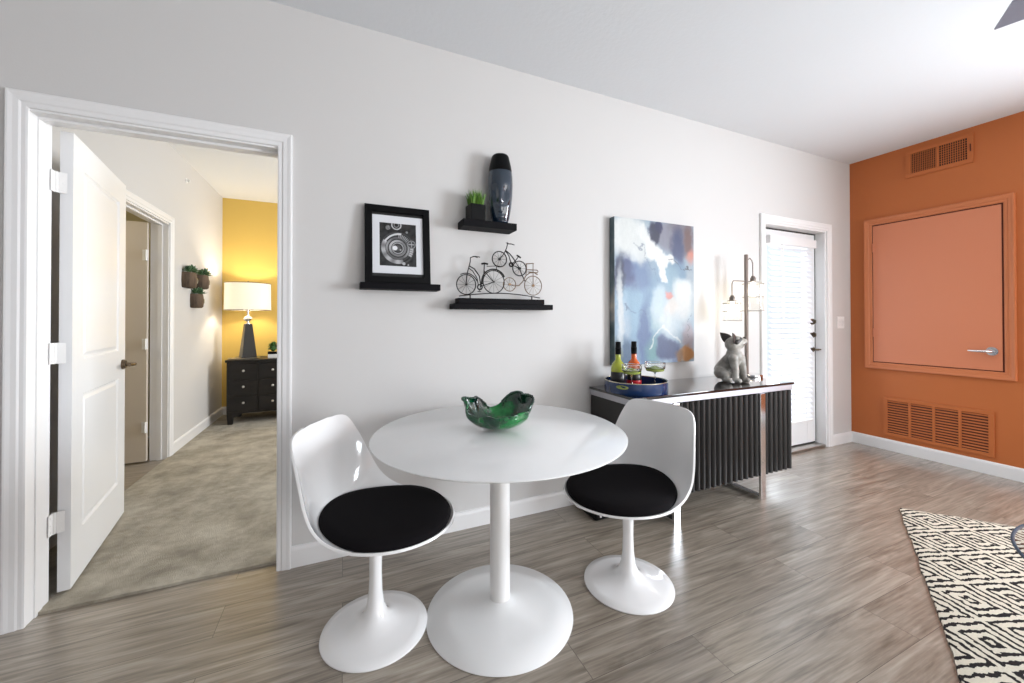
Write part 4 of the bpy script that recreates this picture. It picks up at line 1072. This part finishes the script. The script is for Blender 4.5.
cyl(bm,(0,0,.60),(0,0,.90),.004,8); ball(bm,(0,0,.905),.009,10); obj('shade_frame',bm,M['bronze'],bl2,True)
bm=BM(); ball(bm,(0,0,.69),.03,14,(1,1,1.25)); obj('bulb',bm,mat('warm_bulb',(1,.9,.7),.4,emit=(1,.74,.42),estr=30),bl2,True)
LB=(-1.045,3.36,ZT+.0065+.73)
pp=thing('potted_plant','small round green plant in a white pot on the dresser','potted plant',(-.772,3.27,ZT))
bm=BM(); box(bm,-.048,.048,-.048,.048,0,.045,.003); obj('pot',bm,M['trim'],pp)
bm=BM(); box(bm,-.05,.05,-.05,.05,.045,.075,.003); obj('dark_collar',bm,M['black'],pp)
bm=BM(); random.seed(9)
def leafbm(bm,base,d,Ln,w,up=.3):
    base=Vector(base); d=Vector(d).normalized(); s=d.cross(Vector((0,0,1)));
    if s.length<.05: s=Vector((1,0,0))
    s.normalize(); n=s.cross(d); m=[0,.25,.5,.75,1]; ws=[.3,.9,1,.7,.05]; A=[];B=[];Cc=[]
    for t,q in zip(m,ws):
        p=base+d*Ln*t+Vector((0,0,up*Ln*t*t*-.3)); A.append(bm.verts.new(p+s*w*q)); B.append(bm.verts.new(p-s*w*q)); Cc.append(bm.verts.new(p-n*w*.35*q))
    for i in range(4): bm.faces.new((A[i],A[i+1],Cc[i+1],Cc[i])); bm.faces.new((Cc[i],Cc[i+1],B[i+1],B[i]))
for k in range(170):
    u=random.uniform(-.35,1); a=random.uniform(0,2*PI); q=math.sqrt(1-u*u); d=(q*math.cos(a),q*math.sin(a),u)
    leafbm(bm,(d[0]*.025,d[1]*.025,.12+d[2]*.04),d,random.uniform(.03,.045),.008)
ball(bm,(0,0,.12),.036,12,(1,1,1.2)); obj('foliage',bm,M['leaf'],pp)

# wall planters on the bedroom's left wall
def planter(y,z,s,label,seed):
    t=thing('wall_planter',label,'planter',(BW,y,z),0,'wooden wall planters with succulents'); random.seed(seed)
    bm=BM(); n=20; prof=[(-.10,.085),(-.085,.10),(0,.108),(.08,.10),(.10,.095)]
    rows=[]
    for zz,r in prof:
        rows.append([bm.verts.new((r*s*1.15*math.sin(PI*k/(n-1)),-r*s*1.25*math.cos(PI*k/(n-1)),zz*s)) for k in range(n)])
    for A,B in zip(rows,rows[1:]):
        for k in range(n-1): bm.faces.new((A[k],A[k+1],B[k+1],B[k]))
        bm.faces.new((A[0],A[-1],B[-1],B[0]))
    bm.faces.new(rows[0]); bm.faces.new(rows[-1]); obj('wooden_pot',bm,M['wood_log'],t,True,angle=60)
    bm=BM(); ring(bm,(.112*s,.035*s,0),.035*s,.005*s,'x',24,6); obj('metal_ring',bm,M['gold'],t,True)
    bm=BM()
    for c in range(4):
        cx_,cy_=random.uniform(.03,.08)*s,random.uniform(-.085,.085)*s; cz=.098*s+random.uniform(0,.03)*s
        for k in range(16):
            a=2*PI*k*.381966; u=.1+.9*k/16; d=(math.cos(a)*u,math.sin(a)*u,1.1-u)
            if cx_+d[0]*.06*s<.004: continue
            leafbm(bm,(cx_,cy_,cz),d,random.uniform(.07,.11)*s,.018*s)
    obj('succulents',bm,M['leaf_blue'],t)
planter(2.50,1.585,.74,'upper left wooden wall planter with succulents in the bedroom',1)
planter(2.88,1.60,.72,'upper right wooden wall planter nearest the yellow wall',2)
planter(2.72,1.395,.70,'lowest wooden wall planter, centred below the other two',3)
sp_=thing('fire_sprinkler','small white fire sprinkler high on the bedroom side wall','sprinkler',(BW,2.52,2.55))
bm=BM(); t=bmesh.new(); lathe(t,[(0,0),(.04,0),(.042,.004),(.03,.012),(.012,.016),(.012,.04),(.02,.042),(.02,.046),(0,.046)],24); merge(bm,t,Matrix.Rotation(R(90),4,'Y')@Matrix.Scale(.6,4)); obj('sprinkler_head',bm,M['plastic'],sp_,True)

# ------------------------------------------------------------------ camera
F_,yaw,pitch,roll,sh,d_,h_=386.68840,R(23.60404),R(.413173),R(-.0538507),-24.776,2.1646081,1.2037317
cy_,sy_=math.cos(yaw),math.sin(yaw); cp,sp=math.cos(pitch),math.sin(pitch)
fv=Vector((sy_*cp,cy_*cp,sp)); r0=Vector((cy_,-sy_,0)); u0=r0.cross(fv)
rv=r0*math.cos(roll)+u0*math.sin(roll); uv=-r0*math.sin(roll)+u0*math.cos(roll)
cam=bpy.data.cameras.new('camera'); co=bpy.data.objects.new('camera',cam); COL.objects.link(co)
mw=Matrix.Identity(4)
for i in range(3): mw[i][0]=rv[i]; mw[i][1]=uv[i]; mw[i][2]=-fv[i]
mw[0][3],mw[1][3],mw[2][3]=0,-d_,h_
co.matrix_world=mw; cam.sensor_width=36; cam.sensor_fit='HORIZONTAL'; cam.lens=F_/1024*36; cam.shift_x=0; cam.shift_y=sh/1024; cam.clip_start=.02
C.camera=co

# ------------------------------------------------------------------ light
def area(name,loc,rot,sx,sy,power,col,spread=180):
    l=bpy.data.lights.new(name,'AREA'); l.shape='RECTANGLE'; l.size=sx; l.size_y=sy; l.energy=power; l.color=col; l.spread=R(spread)
    o=bpy.data.objects.new(name,l); COL.objects.link(o); o.location=loc; o.rotation_euler=rot; return o
def point(name,loc,power,col,r=.03):
    l=bpy.data.lights.new(name,'POINT'); l.energy=power; l.color=col; l.shadow_soft_size=r
    o=bpy.data.objects.new(name,l); COL.objects.link(o); o.location=loc; return o
y0,y1,z0,z1=WR
area('daylight_right_window',(XR+.12,(y0+y1)/2,(z0+z1)/2),(0,R(90),0),z1-z0,y1-y0,295,(.85,.93,1))
x0,x1,z0,z1=WBK
area('daylight_front_window',((x0+x1)/2,YB-.09,(z0+z1)/2),(R(90),0,0),x1-x0,z1-z0,78,(1,.97,.93))
area('daylight_balcony',((BX0+BX1)/2,.42,1.1),(R(-90),0,0),.85,1.9,32,(.93,.96,1))
point('jar_bulb_light',L1,.9,(1,.86,.62),.05); point('jar_bulb_light',L2,.9,(1,.86,.62),.05)
point('bedside_bulb_light',LB,24,(1,.88,.68),.05)
area('bedroom_fill_light',(BXR-.05,1.9,1.5),(0,R(90),0),1.4,1.6,80,(.95,.98,1))  # added unseen area light that brightens the bedroom; no window modelled here
point('bathroom_fill_light',(-2.5,1.3,2.3),14,(1,.9,.72),.1)  # added unseen point light that brightens the bathroom; no fixture modelled
w=bpy.data.worlds.new('world'); C.world=w; w.use_nodes=True; w.node_tree.nodes['Background'].inputs[0].default_value=(.86,.92,1,1); w.node_tree.nodes['Background'].inputs[1].default_value=1.0
C.view_settings.view_transform='Standard'; C.view_settings.look='None'; C.view_settings.gamma=1; C.view_settings.use_curve_mapping=False; C.view_settings.exposure=0
